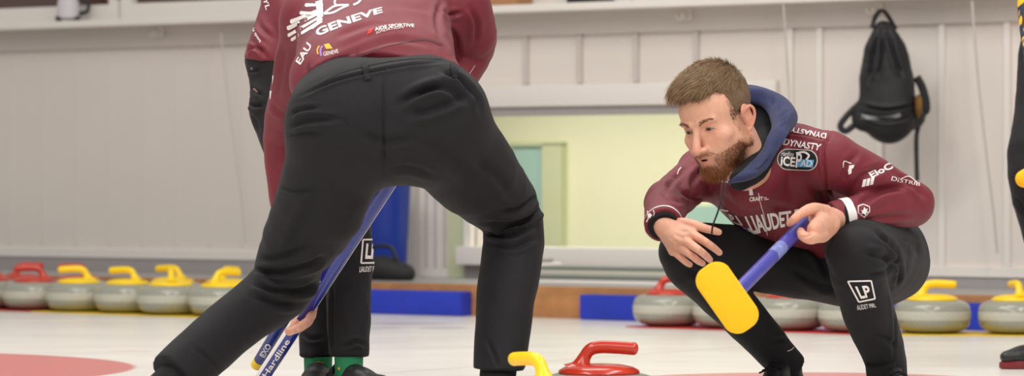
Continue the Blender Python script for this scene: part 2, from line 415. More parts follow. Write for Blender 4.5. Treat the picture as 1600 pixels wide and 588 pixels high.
# coloured strips the stones stand on
def strip(pts, m, label, grp=None):
    (x0, y0), (x1, y1) = pts; d = Vector((x1 - x0, y1 - y0, 0)).normalized(); n = Vector((d.y, -d.x, 0))
    if n.y > 0: n = -n
    a = Vector((x0, y0, 0)) ; c = Vector((x1, y1, 0))
    P = [a - n * .16, a + n * .155, c + n * .155, c - n * .16]
    V = [(p.x, p.y, .0005) for p in P] + [(p.x, p.y, .004) for p in P]
    V = [(p[0] - (P[0] + P[2]).x / 2 * 0, p[1], p[2]) for p in V]
    o = mk('floor_strip', V, [(3, 2, 1, 0), (4, 5, 6, 7), (0, 1, 5, 4), (1, 2, 6, 5), (2, 3, 7, 6), (3, 0, 4, 7)], m, smooth=False, origin=((a + c) / 2))
    return tag(o, label, 'strip', grp)
def ext(L, i, j, a, c):
    p, q = Vector(L[i]), Vector(L[j]); d = (q - p).normalized(); return (tuple(p - d * a), tuple(q + d * c))
strip(ext(L_, 0, 1, .5, .15), M['redstrip'], 'red strip on the ice under the left red stones')
strip(ext(L_, 2, 5, .14, .3), M['yelstrip'], 'yellow strip on the ice under the left yellow stones')
strip(ext(R_, 0, 3, .10, .15), M['redstrip'], 'red strip on the ice under the right red stones')
strip(ext(R_, 4, 5, .15, .8), M['yelstrip'], 'yellow strip on the ice under the right yellow stones')
ROWZ = 0.0
def gp(x, s): return (x - 800) / s, F / s
X, Y = gp(936, 664); put_stone('red', X, Y, D2(-3), "red-handled curling stone in play at the bottom edge, right of the sweeping player's foot")
X, Y = gp(834, 712); put_stone('yellow', X, Y, D2(122), "yellow-handled curling stone in play, just showing beside the sweeping player's right foot")

# ---------------------------------------------------------------- things by the wall
# coat hooks under the ledge
def hook(x, label):
    u = wu(x); c = WT((u, .03, 1.33)); r = empty('coat_hook', c, label, 'hook', 'coat hooks under the ledge')
    MB().box((u - .02, .03, 1.30), (u + .02, .036, 1.35), WT, .002).build('back_plate', M['hook'], r)
    b = MB(); b.tube([WT(p) for p in spline([(u, .033, 1.335), (u, .06, 1.325), (u, .075, 1.31), (u, .085, 1.325)], 5)], .006)
    for sx in (-1, 1): b.tube([WT(p) for p in spline([(u, .04, 1.315), (u + sx * .018, .055, 1.30), (u + sx * .035, .065, 1.305), (u + sx * .038, .07, 1.32)], 5)], .005)
    b.build('prong', M['hook'], r)
    return r
hook(258, 'white coat hook under the ledge above the left stones')
hook(1081, "white coat hook under the ledge just above the crouching player's hair")
hook(1378, 'white coat hook that holds the black backpack')
def cord(pts, r, label):
    P = [at(*p) for p in pts]; o = MB().tube(spline(P, 6), r, 6).build('hanging_cord', M['string'], origin=P[0]); return tag(o, label, 'cord')
sR = lambda x: sline(SW, x) * 1.012
cord([(1519, 2, sR(1519)), (1527, 110, sR(1527)), (1541, 240, sR(1541)), (1552, 330, sR(1552)), (1558, 396, sR(1558))], .006, 'long white cord hanging down the wall right of the backpack')
cord([(1224, 6, sR(1224)), (1229, 80, sR(1229)), (1233, 150, sR(1233)), (1232, 200, sR(1232))], .005, "white cord hanging down the wall above the crouching player's hood")
cord([(345, 52, sR(345)), (356, 150, sR(356)), (368, 240, sR(368)), (378, 318, sR(378)), (383, 380, sR(383))], .004, 'thin white cord hanging on the wall left of the standing player')
# things on the ledge
def ledge_box(x0, x1, h, m, name, label, cat):
    u0, u1 = wu(x0), wu(x1); c = WT(((u0 + u1) / 2, .08, 1.386)); r = empty(name, c, label, cat)
    MB().box((u0, .01, 1.386), (u1, .14, 1.386 + h), WT, .006).build('box_body', m, r)
    MB().box((u0 - .004, .006, 1.386 + h), (u1 + .004, .144, 1.386 + h + .02), WT, .004).build('box_lid', M['trimw'], r)
ledge_box(778, 834, .10, mat('brown_card', srgb(178, 130, 90), .7), 'cardboard_box', 'brown cardboard box on the ledge above the sweeping player', 'box')
ledge_box(912, 962, .09, M['dark'], 'storage_box', 'dark box on the ledge between the sweeping and the crouching player', 'box')
u = wu(125); c = WT((u, .08, 1.386)); r = empty('drinks_jug', c, 'white jug with grey feet and knob standing on the ledge at the left', 'jug')
cc = WT((u, .085, 1.386))
MB().lathe([(.045, .012), (.058, .02), (.06, .07), (.05, .12), (.03, .15), (.032, .17), (.02, .172)], 24, cc).build('jug_body', mat('white_plastic', srgb(214, 208, 214), .5), r)
MB().lathe([(.03, .172), (.034, .176), (.03, .2), (.01, .205)], 24, cc).build('lid', M['dark'], r)
b = MB().tube([cc + Vector(p) for p in spline([(.055, -.01, .04), (.095, -.02, .05), (.1, -.02, .09), (.05, -.01, .12)], 6)], .01, 8); b.build('jug_handle', M['dark'], r)
for sx in (-1, 1): MB().tube([cc + Vector((sx * .045 - .015, -.03, .014)), cc + Vector((sx * .045 + .015, -.03, .014))], .014, 10).build('foot', M['dark'], r)

# blue bin by the door, a dark bag beside it
c = Vector(WT((ub(603, .30), .30, ZF))); r = empty('waste_bin', c, 'tall blue plastic bin by the wall seen between the sweeping player\'s legs', 'bin')
MB().lathe([(.085, 0), (.095, .01), (.115, .42), (.118, .44), (.108, .44), (.09, .05)], 32, c).build('bin_body', M['blueplastic'], r)
MB().lathe([(.120, .44), (.124, .45), (.118, .475), (.06, .50), (.02, .505)], 32, c).build('bin_lid', M['blueplastic'], r)
# pale boards stacked on the walkway below the low window
gm = mat('grey_green_board', srgb(112, 120, 114), .6); bm_ = mat('beige_board', srgb(200, 196, 182), .6)
for i, (z0, z1, v0, v1, m, lab) in enumerate(((ZF + .001, ZF + .020, .25, .66, M['trimw'], 'lowest and widest white board of the flat stack on the walkway'),
                                       (ZF + .021, ZF + .035, .27, .63, gm, 'dark grey-green board just above the lowest white one in the flat stack'),
                                       (ZF + .036, ZF + .060, .29, .60, bm_, 'thick beige board in the upper half of the flat stack'),
                                       (ZF + .061, ZF + .074, .31, .57, gm, 'dark grey-green board topmost of the flat stack below the window'))):
    ua, ub_ = ub(860, .45), ub(1165, .45)
    o = MB().box((ua - .02 * i, v0, z0), (ub_, v1, z1), WT, .004).build('long_board', m, origin=WT(((ua + ub_) / 2, .45, z0))); tag(o, lab, 'board', 'boards stacked below the low window')
# small white machine on black wheels
u0, u1 = ub(790, .45), ub(857, .45); r = empty('floor_cleaner', WT(((u0 + u1) / 2, .45, ZF)), "white floor machine on black wheels half hidden behind the sweeping player's right calf", 'cleaner')
MB().box((u0, .32, ZF + .035), (u1, .58, ZF + .088), WT, .02).build('machine_body', M['trimw'], r)
MB().box((u0 + .02, .36, ZF + .088), (u1 - .03, .54, ZF + .105), WT, .01).build('top_cover', M['baseb'], r)
for uu in (u0 + .03, u1 - .03):
    for v in (.34, .53): MB().tube([WT((uu, v, ZF + .024)), WT((uu, v + .03, ZF + .024))], .023, 18).build('wheel', M['dark'], r)

# ================================================================ implicit-surface modelling
class Grid:
    def __init__(s, lo, hi, h):
        s.lo = np.array(lo, np.float32); s.h = h
        s.n = np.ceil((np.array(hi) - np.array(lo)) / h).astype(int) + 1
        s.v = np.full(tuple(s.n), 1.0, np.float32)
        s.ax = [s.lo[i] + h * np.arange(s.n[i], dtype=np.float32) for i in range(3)]
    def reg(s, lo, hi):
        a = np.maximum(np.floor((np.array(lo) - s.lo) / s.h).astype(int), 0); b = np.minimum(np.ceil((np.array(hi) - s.lo) / s.h).astype(int) + 1, s.n)
        if np.any(b <= a): return None, None
        sl = tuple(slice(a[i], b[i]) for i in range(3))
        return sl, [s.ax[0][sl[0]][:, None, None], s.ax[1][sl[1]][None, :, None], s.ax[2][sl[2]][None, None, :]]
    def comb(s, sl, d, k, op):
        cur = s.v[sl]
        if op == 'add':
            if k > 0: hh = np.maximum(k - np.abs(cur - d), 0) / k; s.v[sl] = np.minimum(cur, d) - hh * hh * k * .25
            else: s.v[sl] = np.minimum(cur, d)
        else:
            d = -d
            if k > 0: hh = np.maximum(k - np.abs(cur - d), 0) / k; s.v[sl] = np.maximum(cur, d) + hh * hh * k * .25
            else: s.v[sl] = np.maximum(cur, d)
    def cone(s, a, b, ra, rb, k=.01, flat=None, op='add', keep=0):
        a = np.array(a, np.float32); b = np.array(b, np.float32); r = max(ra, rb); pad = max(k, keep) + 3 * s.h + r
        if flat is not None and flat[1] > 1: pad += r * (flat[1] - 1)
        sl, X = s.reg(np.minimum(a, b) - pad, np.maximum(a, b) + pad)
        if sl is None: return s
        d = b - a; L2 = float(d @ d) + 1e-12
        P = [X[i] - a[i] for i in range(3)]
        t = np.clip((P[0] * d[0] + P[1] * d[1] + P[2] * d[2]) / L2, 0, 1)
        Q = [P[i] - t * d[i] for i in range(3)]
        if flat is not None:
            ax = np.array(flat[0], np.float32); ax /= np.linalg.norm(ax); f = flat[1]
            c = (Q[0] * ax[0] + Q[1] * ax[1] + Q[2] * ax[2]) * (1 / f - 1)
            Q = [Q[i] + ax[i] * c for i in range(3)]
        dd = np.sqrt(Q[0] ** 2 + Q[1] ** 2 + Q[2] ** 2) - (ra + (rb - ra) * t)
        s.comb(sl, dd.astype(np.float32), k, op); return s
    def chain(s, pts, k=.01, flat=None, op='add', sub=3):
        if len(pts) > 2:
            P = spline([tuple(p) for p, r in pts], sub); rr = [r for p, r in pts]; Rr = np.interp(np.linspace(0, len(pts) - 1, len(P)), range(len(pts)), rr)
            pts = [(np.array(p), float(r)) for p, r in zip(P, Rr)]
        keep = s.v; P = np.array([p for p, r in pts]); Rm = max(r for p, r in pts) + k + 4 * s.h
        sl, X = s.reg(P.min(0) - Rm, P.max(0) + Rm)
        if sl is None: return s
        t = Grid.__new__(Grid); t.lo = np.array([a.min() for a in X], np.float32); t.h = s.h; t.n = np.array([X[0].shape[0], X[1].shape[1], X[2].shape[2]]); t.v = np.full(tuple(t.n), 1.0, np.float32); t.ax = [X[0].ravel(), X[1].ravel(), X[2].ravel()]
        for (a, ra), (b, rb) in zip(pts[:-1], pts[1:]): t.cone(a, b, ra, rb, 0, flat, 'add', keep=k)
        s.comb(sl, t.v, k, op); return s
    def ell(s, c, rad, R=None, k=.01, op='add'):
        c = np.array(c, np.float32); R = np.eye(3) if R is None else np.array(R, np.float32); m = max(rad); pad = m + k + 3 * s.h
        sl, X = s.reg(c - pad, c + pad)
        if sl is None: return s
        P = [X[i] - c[i] for i in range(3)]
        q = [(P[0] * R[j][0] + P[1] * R[j][1] + P[2] * R[j][2]) for j in range(3)]
        k0 = np.sqrt(sum((q[j] / rad[j]) ** 2 for j in range(3))); k1 = np.sqrt(sum((q[j] / rad[j] ** 2) ** 2 for j in range(3))) + 1e-9
        s.comb(sl, (k0 * (k0 - 1) / k1).astype(np.float32), k, op); return s
    def cut(s, c, n, rad, k=0.002):
        """take away everything beyond the plane (c, n) within rad of c"""
        c = np.array(c, np.float32); n = np.array(n, np.float32); n /= np.linalg.norm(n)
        sl, X = s.reg(c - rad, c + rad)
        if sl is None: return s
        P = [X[i] - c[i] for i in range(3)]
        d = -(P[0] * n[0] + P[1] * n[1] + P[2] * n[2])
        rr = np.sqrt(P[0] ** 2 + P[1] ** 2 + P[2] ** 2) - rad * .96
        s.comb(sl, np.maximum(d, rr).astype(np.float32), k, 'sub'); return s
    def mesh(s, smooth=2):
        v = s.v; ins = v < 0
        nx, ny, nz = v.shape
        cnt = np.zeros((nx - 1, ny - 1, nz - 1), np.int8)
        offs = [(i, j, k) for i in (0, 1) for j in (0, 1) for k in (0, 1)]
        for i, j, k in offs: cnt += ins[i:nx - 1 + i, j:ny - 1 + j, k:nz - 1 + k]
        act = (cnt > 0) & (cnt < 8); I = np.argwhere(act); idm = np.full(cnt.shape, -1, np.int32); idm[act] = np.arange(len(I))
        acc = np.zeros((len(I), 3)); num = np.zeros(len(I))
        val = {o: v[I[:, 0] + o[0], I[:, 1] + o[1], I[:, 2] + o[2]] for o in offs}
        for o in offs:
            for a in range(3):
                if o[a] == 0:
                    p = list(o); p[a] = 1; p = tuple(p); A, B = val[o], val[p]; c = (A < 0) != (B < 0)
                    t = np.where(c, A / np.where(c, A - B, 1), 0); pt = np.tile(np.array(o, float), (len(I), 1)); pt[:, a] += t
                    acc[c] += pt[c]; num += c
        V = (I + acc / num[:, None]) * s.h + s.lo
        Q = []
        for a in range(3):
            b, c = (a + 1) % 3, (a + 2) % 3
            s0 = [slice(None)] * 3; s1 = [slice(None)] * 3; s0[a] = slice(0, -1); s1[a] = slice(1, None)
            e = ins[tuple(s0)] != ins[tuple(s1)]; E = np.argwhere(e)
            E = E[(E[:, b] > 0) & (E[:, c] > 0) & (E[:, b] < v.shape[b] - 1) & (E[:, c] < v.shape[c] - 1)]
            fwd = ins[E[:, 0], E[:, 1], E[:, 2]]
            def cell(db, dc):
                G = E.copy(); G[:, b] -= db; G[:, c] -= dc; return idm[G[:, 0], G[:, 1], G[:, 2]]
            q = np.stack([cell(1, 1), cell(0, 1), cell(0, 0), cell(1, 0)], 1)
            q[~fwd] = q[~fwd][:, ::-1]; Q.append(q)
        Fq = np.concatenate(Q); V = V.astype(np.float64)
        for _ in range(smooth): V = relax(V, Fq, .5)
        return V, Fq
def bound(pr, h, pts=(), pad=.06):
    P = np.array([p for p, r in pr] + [p for p in pts]); R = np.array([r for p, r in pr] + [.02] * len(pts))[:, None]
    return Grid((P - R).min(0) - pad, (P + R).max(0) + pad, h)
def relax(V, Fq, a):
    s = np.zeros_like(V); c = np.zeros(len(V))
    for i in range(4):
        p, q = Fq[:, i], Fq[:, (i + 1) % 4]
        for ax in range(3): s[:, ax] += np.bincount(p, V[q, ax], len(V)) + np.bincount(q, V[p, ax], len(V))
        c += np.bincount(p, minlength=len(V)) + np.bincount(q, minlength=len(V))
    return V * (1 - a) + a * s / np.maximum(c, 1)[:, None]
def normals(V, Fq):
    a = V[Fq[:, 2]] - V[Fq[:, 0]]; b = V[Fq[:, 3]] - V[Fq[:, 1]]; n = np.cross(a, b); N = np.zeros_like(V)
    for i in range(4):
        for ax in range(3): N[:, ax] += np.bincount(Fq[:, i], n[:, ax], len(V))
    return N / (np.linalg.norm(N, axis=1)[:, None] + 1e-12)
def pix(V):
    s = F / V[:, 1]; return 800 + V[:, 0] * s, HY - (V[:, 2] - HC) * s
def nz(P, seed=0, f=1.0):
    """smooth pseudo noise from a few warped sines, about -1..1"""
    r = np.random.default_rng(seed); out = 0
    for i in range(7):
        k = r.normal(size=3) * f; ph = r.uniform(0, 6.28); k2 = r.normal(size=3) * f * .6
        out = out + np.sin(P @ k + 1.3 * np.sin(P @ k2 + ph) + ph)
    return out / 3.6
CRK = 1.8
def creases(V, Fq, lines):
    """press folds along polylines drawn over the cloth: (points, width px, depth m)"""
    N = normals(V, Fq); x, y = pix(V); to = np.array([0, 0, HC]) - V; to /= np.linalg.norm(to, axis=1)[:, None]
    face = np.clip((N * to).sum(1) * 3, 0, 1)
    disp = np.zeros(len(V))
    for pts, wd, dep in lines:
        if dep >= .0018: wd *= .82; dep *= CRK
        P = [tuple(p) for p in spline([(p[0], p[1], 0) for p in pts], 4)]
        best = np.full(len(V), 1e9); sg = np.zeros(len(V)); tt = np.zeros(len(V)); n = len(P) - 1
        for i in range(n):
            ax_, ay = P[i][:2]; bx, by = P[i + 1][:2]; dx, dy = bx - ax_, by - ay; L = dx * dx + dy * dy + 1e-9
            t = np.clip(((x - ax_) * dx + (y - ay) * dy) / L, 0, 1); qx = x - ax_ - t * dx; qy = y - ay - t * dy; d = np.hypot(qx, qy)
            m = d < best; best[m] = d[m]; sg[m] = np.sign(dx * qy - dy * qx)[m]; tt[m] = ((i + t) / n)[m]
        sd = best * sg; taper = np.clip(np.sin(np.pi * np.clip(tt, .03, .97)) * 1.6, 0, 1)
        disp += taper * dep * (-np.exp(-(sd / wd) ** 2) + .75 * np.exp(-((sd - 1.7 * wd) / (wd * 1.1)) ** 2) + .35 * np.exp(-((sd + 1.7 * wd) / (wd * 1.1)) ** 2))
    return V + N * (disp * face)[:, None]
def bvh(o):
    org = np.array(ORG[root(o).name]); me = o.data; V = np.empty(len(me.vertices) * 3, np.float32); me.vertices.foreach_get('co', V); V = V.reshape(-1, 3) + org
    return BVHTree.FromPolygons([tuple(v) for v in V.tolist()], [tuple(p.vertices) for p in me.polygons])
EYE = Vector((0, 0, HC))
def ray(B, x, y):
    d = at(x, y, 600) - EYE; d.normalize(); return B.ray_cast(EYE, d)
def onto(B, V2, Fc, name, m, parent, off=.0010, thick=True):
    """lay a flat print given in picture coordinates onto the cloth it is printed on"""
    P = []; ok = []
    for x, y in V2:
        h = ray(B, x, y); ok.append(h[0] is not None); P.append((h[0] + h[1] * off) if h[0] is not None else Vector((0, 0, 0)))
    fc = []
    for f in Fc:
        if not all(ok[i] for i in f): continue
        q = [P[i] for i in f]
        if max((q[i] - q[i - 1]).length for i in range(len(q))) > .05: continue
        fc.append(tuple(f))
    if not fc: return None
    used = sorted({i for f in fc for i in f}); mp = {o: n for n, o in enumerate(used)}
    # face the prints outwards
    FF = []
    for f in fc:
        q = [P[i] for i in f]; n = (q[1] - q[0]).cross(q[2] - q[0]); FF.append(tuple(mp[i] for i in (f if n.dot(EYE - q[0]) > 0 else f[::-1])))
    return mk(name, [tuple(P[i]) for i in used], FF, m, parent)
_fc = {}
def text2(body, bold=.0, spacing=1.0):
    key = (body, bold, spacing)
    if key not in _fc:
        c = bpy.data.curves.new('t', 'FONT'); c.body = body; c.offset = bold; c.resolution_u = 3; c.space_character = spacing; c.fill_mode = 'FRONT'
        o = bpy.data.objects.new('t', c); COL.objects.link(o); dg = bpy.context.evaluated_depsgraph_get(); me = bpy.data.meshes.new_from_object(o.evaluated_get(dg))
        bpy.data.objects.remove(o); bpy.data.curves.remove(c)
        V = np.array([v.co[:2] for v in me.vertices]); Fc = [tuple(p.vertices) for p in me.polygons]; bpy.data.meshes.remove(me)
        w = V[:, 0].max() - V[:, 0].min(); V[:, 0] -= V[:, 0].min(); V[:, 1] -= V[:, 1].min(); h = V[:, 1].max()
        _fc[key] = (V / [w, h], Fc, w / h)
    return _fc[key]
def dice(V, Fc, step):
    """cut a flat mesh into a grid so that it can follow a curved surface"""
    bm = bmesh.new(); vs = [bm.verts.new((v[0], v[1], 0)) for v in V]
    for f in Fc:
        try: bm.faces.new([vs[i] for i in f])
        except ValueError: pass
    for a in (0, 1):
        lo, hi = V[:, a].min(), V[:, a].max(); n = (1, 0, 0) if a == 0 else (0, 1, 0); k = lo + step
        while k < hi:
            bmesh.ops.bisect_plane(bm, geom=bm.verts[:] + bm.edges[:] + bm.faces[:], plane_co=(k, 0, 0) if a == 0 else (0, k, 0), plane_no=n); k += step
    bmesh.ops.triangulate(bm, faces=[f for f in bm.faces if len(f.verts) > 4])
    bm.verts.index_update(); out = np.array([v.co[:2] for v in bm.verts]), [tuple(v.index for v in f.verts) for f in bm.faces]; bm.free(); return out
def quadmap(V, Q):
    """unit square -> picture quad: lower-left, lower-right, upper-right, upper-left; V y up. Extra mid points bend the top and bottom"""
    u, v = V[:, 0:1], V[:, 1:2]; Q = [np.array(q, float) for q in Q]
    if len(Q) == 4: return Q[0] * (1 - u) * (1 - v) + Q[1] * u * (1 - v) + Q[2] * u * v + Q[3] * (1 - u) * v
    a = Q[0] * (1 - u) * (1 - 2 * u) + Q[1] * 4 * u * (1 - u) + Q[2] * u * (2 * u - 1); b = Q[5] * (1 - u) * (1 - 2 * u) + Q[4] * 4 * u * (1 - u) + Q[3] * u * (2 * u - 1)
    return a * (1 - v) + b * v
def text_on(B, body, Q, m, parent, name='lettering', bold=.01, step=3.0, spacing=1.0):
    V, Fc, _ = text2(body, bold, spacing); W = np.linalg.norm(np.array(Q[1], float) - np.array(Q[0], float)) * (2 if len(Q) == 6 else 1)
    asp = max(W, 1); V2 = V * [asp, max(np.linalg.norm(np.array(Q[-1], float) - np.array(Q[0], float)), 1)]
    V2, Fc = dice(V2, Fc, step); V2 = V2 / V2.max(0)
    return onto(B, quadmap(V2, Q), Fc, name, m, parent)
def poly_on(B, pts, m, parent, name, step=4.0, off=.0009):
    pts = np.array(pts, float); V2, Fc = dice(pts, [tuple(range(len(pts)))], step); return onto(B, V2, Fc, name, m, parent, off)
def line_on(B, pts, wd, m, parent, name, off=.0009):
    P = [np.array(p[:2]) for p in spline([(p[0], p[1], 0) for p in pts], 5)]; V = []; Fc = []
    for i, p in enumerate(P):
        d = P[min(i + 1, len(P) - 1)] - P[max(i - 1, 0)]; d = d / (np.linalg.norm(d) + 1e-9); n = np.array([-d[1], d[0]]) * wd / 2; V += [p + n, p - n]
        if i: Fc.append((2 * i - 2, 2 * i - 1, 2 * i + 1, 2 * i))
    return onto(B, V, Fc, name, m, parent, off)
def band_of(o, c, n, wd, rad, m, parent, name, off=.0012):
    """the strip of o's surface between two planes across a limb, as a part of its own"""
    org = np.array(ORG[root(o).name]); c = Vector(c); n = Vector(n).normalized(); bm = bmesh.new(); bm.from_mesh(o.data)
    for v in bm.verts: v.co += Vector(org)
    bmesh.ops.delete(bm, geom=[v for v in bm.verts if (v.co - c).length > rad], context='VERTS')
    for s in (-1, 1):
        bmesh.ops.bisect_plane(bm, geom=bm.verts[:] + bm.edges[:] + bm.faces[:], plane_co=c + n * wd / 2 * s, plane_no=n * s, clear_outer=True)
    bm.normal_update()
    V = [tuple(v.co + v.normal * off) for v in bm.verts]; bm.verts.index_update(); Fc = [tuple(v.index for v in f.verts) for f in bm.faces]; bm.free()
    return mk(name, V, Fc, m, parent) if Fc else None

# ---------------------------------------------------------------- materials for people
M['maroon'] = mat('maroon_jersey', srgb(114, 20, 38), .62, noise=.07, nscale=40, bump=.25, bscale=900, sheen=.06)
M['trouser'] = mat('black_trouser_cloth', srgb(25, 24, 27), .75, noise=.08, nscale=60, bump=.25, bscale=1100, sheen=.04, spec=.28)
M['white_print'] = mat('white_print', srgb(238, 232, 230), .6)
M['red_print'] = mat('red_print', srgb(224, 40, 30), .6)
M['yellow_print'] = mat('yellow_print', srgb(240, 180, 40), .6)
M['violet_print'] = mat('violet_print', srgb(150, 120, 200), .6)
M['dark_print'] = mat('dark_print', srgb(84, 24, 38), .65)
M['blue_print'] = mat('light_blue_print', srgb(90, 170, 225), .6)
M['navy'] = mat('navy_fleece', srgb(38, 44, 84), .85, noise=.1, nscale=50, bump=.4, bscale=700, sheen=.08)
M['lining'] = mat('black_fleece', srgb(9, 9, 12), .9, bump=.4, bscale=700)
M['skin'] = mat('skin', (.6, .35, .25), .5, attr=True, noise=.05, nscale=90, bump=.22, bscale=320, sss=.12, spec=.4)
M['hair'] = mat('hair', (.2, .12, .07), .5, attr=True, noise=.12, nscale=60, spec=.35)
M['shoe'] = mat('black_shoe_leather', srgb(30, 30, 32), .45, noise=.1, nscale=40, bump=.15, bscale=300)
M['sole'] = mat('dark_rubber_sole', srgb(26, 24, 26), .7)
M['redsole'] = mat('red_rubber_sole', srgb(120, 30, 34), .6)
M['blacksock'] = mat('black_sock', srgb(16, 16, 18), .9, bump=.3, bscale=900)
M['greensock'] = mat('green_sock', srgb(42, 140, 92), .85, noise=.08, nscale=60, bump=.4, bscale=900)
M['eyewhite'] = mat('eye', (.8, .8, .8), .15, attr=True)
M['shaft'] = mat('blue_broom_shaft', srgb(30, 44, 140), .22, coat=.6, noise=.06, nscale=12)
M['shaftv'] = mat('violet_blue_shaft', srgb(62, 62, 160), .3, coat=.3, noise=.1, nscale=30)
M['pad'] = mat('yellow_broom_pad', srgb(254, 194, 4), .75, noise=.02, nscale=60, bump=.3, bscale=900)
SKIN = np.array(srgb(222, 168, 142)); SKINR = np.array(srgb(206, 128, 108))

# ---------------------------------------------------------------- heads
def basis(f, roll=0.0):
    f = Vector(f).normalized(); l = Vector((0, 0, 1)).cross(f).normalized(); u = f.cross(l)
    q = Matrix.Rotation(roll, 3, f); l = q @ l; u = q @ u
    return np.array([l, f, u])           # rows: local x (person's left), y (forward), z (up)
def sm(x, a, b): t = np.clip((x - a) / (b - a), 0, 1); return t * t * (3 - 2 * t)
def head_mesh(h=.0013, mouth=.5):
    g = Grid((-.105, -.135, -.20), (.105, .15, .145), h)
    K = .02
    g.ell((0, -.018, .045), (.0745, .094, .080), k=K)                        # cranium
    g.ell((0, .035, .035), (.064, .056, .062), k=.03)                        # forehead
    g.ell((0, .030, -.035), (.056, .058, .060), k=.03)                       # mid face
    for sx in (-1, 1):
        g.cone((sx * .056, -.005, -.055), (sx * .020, .068, -.100), .018, .016, k=.035)      # jaw
        g.cone((sx * .058, -.005, -.02), (sx * .056, -.002, -.055), .018, .018, k=.03)
        g.ell((sx * .046, .056, -.026), (.021, .020, .016), k=.022)          # cheekbone
        g.cone((sx * .012, .0900, .0170), (sx * .046, .0765, .0200), .0062, .0058, k=.012)     # brow
        g.ell((sx * .031, .060, -.055), (.020, .024, .026), k=.025)          # cheek
    g.ell((0, .072, -.104), (.021, .020, .015), k=.022)                      # chin
    g.cone((0, .074, -.074), (0, .064, -.095), .020, .018, k=.02)
    g.cone((0, .068, -.066), (0, .070, -.058), .026, .024, k=.02)
    for sx in (-1, 1):                                                        # sockets
        g.ell((sx * .032, .099, .002), (.018, .0215, .0125), k=.012, op='sub')
    # nose
    g.chain([((0, .085, .014), .0080), ((0, .098, -.010), .0088), ((0, .1115, -.034), .0108), ((0, .1155, -.0425), .0118)], k=.009)
    for sx in (-1, 1):
        g.ell((sx * .0135, .100, -.0450), (.0080, .0125, .0078), k=.006)
        g.ell((sx * .0070, .109, -.0545), (.0034, .0062, .0045), k=.002, op='sub')
    g.cone((0, .092, -.052), (0, .093, -.060), .007, .006, k=.008)
    # lips and the opening between them
    up = [((-.024, .080, -.0735), .0030), ((-.012, .0915, -.0705), .0046), ((0, .0945, -.0700), .0048), ((.012, .0915, -.0705), .0046), ((.024, .080, -.0735), .0030)]
    lo = [((-.022, .080, -.0765), .0030), ((-.011, .0900, -.0835), .0054), ((0, .0925, -.0845), .0060), ((.011, .0900, -.0835), .0054), ((.022, .080, -.0765), .0030)]
    g.chain(up, k=.005); g.chain(lo, k=.005)
    for yy in (0, -.004): g.chain([((-.021, .084 + yy, -.0760), .0014), ((-.010, .0940 + yy, -.0772), .0016 + .0024 * mouth), ((0, .0975 + yy, -.0775), .0016 + .0028 * mouth), ((.010, .0940 + yy, -.0772), .0016 + .0024 * mouth), ((.021, .084 + yy, -.0760), .0014)], k=.0015, op='sub')
    pass
    # eyelids: a ball round each eye with an almond opening
    for sx in (-1, 1):
        g.ell((sx * .0315, .0700, .000), (.0155, .0152, .0125), k=.005)
        for yy in (.0005, .006, .011):
            g.chain([((sx * .0185, .077 + yy, -.0030), .0012), ((sx * .0265, .0800 + yy, -.0008), .0039), ((sx * .0350, .0795 + yy, -.0006), .0039), ((sx * .0435, .073 + yy, -.0016), .0012)], k=.001, op='sub')
        g.cone((sx * .020, .0835, .0088), (sx * .044, .0765, .0078), .0020, .0020, k=.004)   # fold of the upper lid
        g.cone((sx * .020, .0810, -.0125), (sx * .042, .0760, -.0125), .0020, .0016, k=.006)   # lower lid bag
    # ears
    for sx in (-1, 1):
        R = np.array([[1, 0, 0], [0, 1, 0], [0, 0, 1]], float)
        a = sx * .074; b = sx * .088
        g.cone((sx * .070, -.010, -.008), (sx * .081, -.018, .002), .013, .013, k=.006, flat=((1, -.0, 0), .45))
        rim = [((a, .000, -.002), .003), ((a + sx * .004, .002, .012), .0034), ((b, -.006, .026), .0036), ((b + sx * .004, -.020, .028), .0038), ((b + sx * .004, -.031, .016), .0038), ((b + sx * .001, -.030, -.002), .0036), ((a + sx * .008, -.018, -.020), .0040), ((a + sx * .003, -.006, -.027), .0052), ((a, -.001, -.020), .0035)]
        g.chain(rim, k=.004)
        g.ell((a + sx * .005, -.014, .008), (.0065, .020, .029), k=.003)
        g.ell((a + sx * .0150, -.012, .006), (.0050, .0095, .0165), k=.003, op='sub')
        g.ell((a + sx * .002, .000, -.004), (.006, .004, .005), k=.003)
    # neck
    g.cone((0, -.040, -.035), (0, -.060, -.150), .053, .054, k=.03)
    g.cone((0, .000, -.080), (0, -.022, -.150), .030, .034, k=.03)
    return g.mesh(1)
_HEAD = {}
def warp(V):
    V = np.array(V, float); V[:, 2] += .0065 * np.exp(-((V[:, 2] + .076) / .018) ** 2) - .013 * sm(np.abs(V[:, 0]), .066, .078); return V
def place(V, c, Bs, sc=1.0):
    V = warp(np.atleast_2d(V)); return np.array(c) + (np.asarray(V) * sc) @ Bs
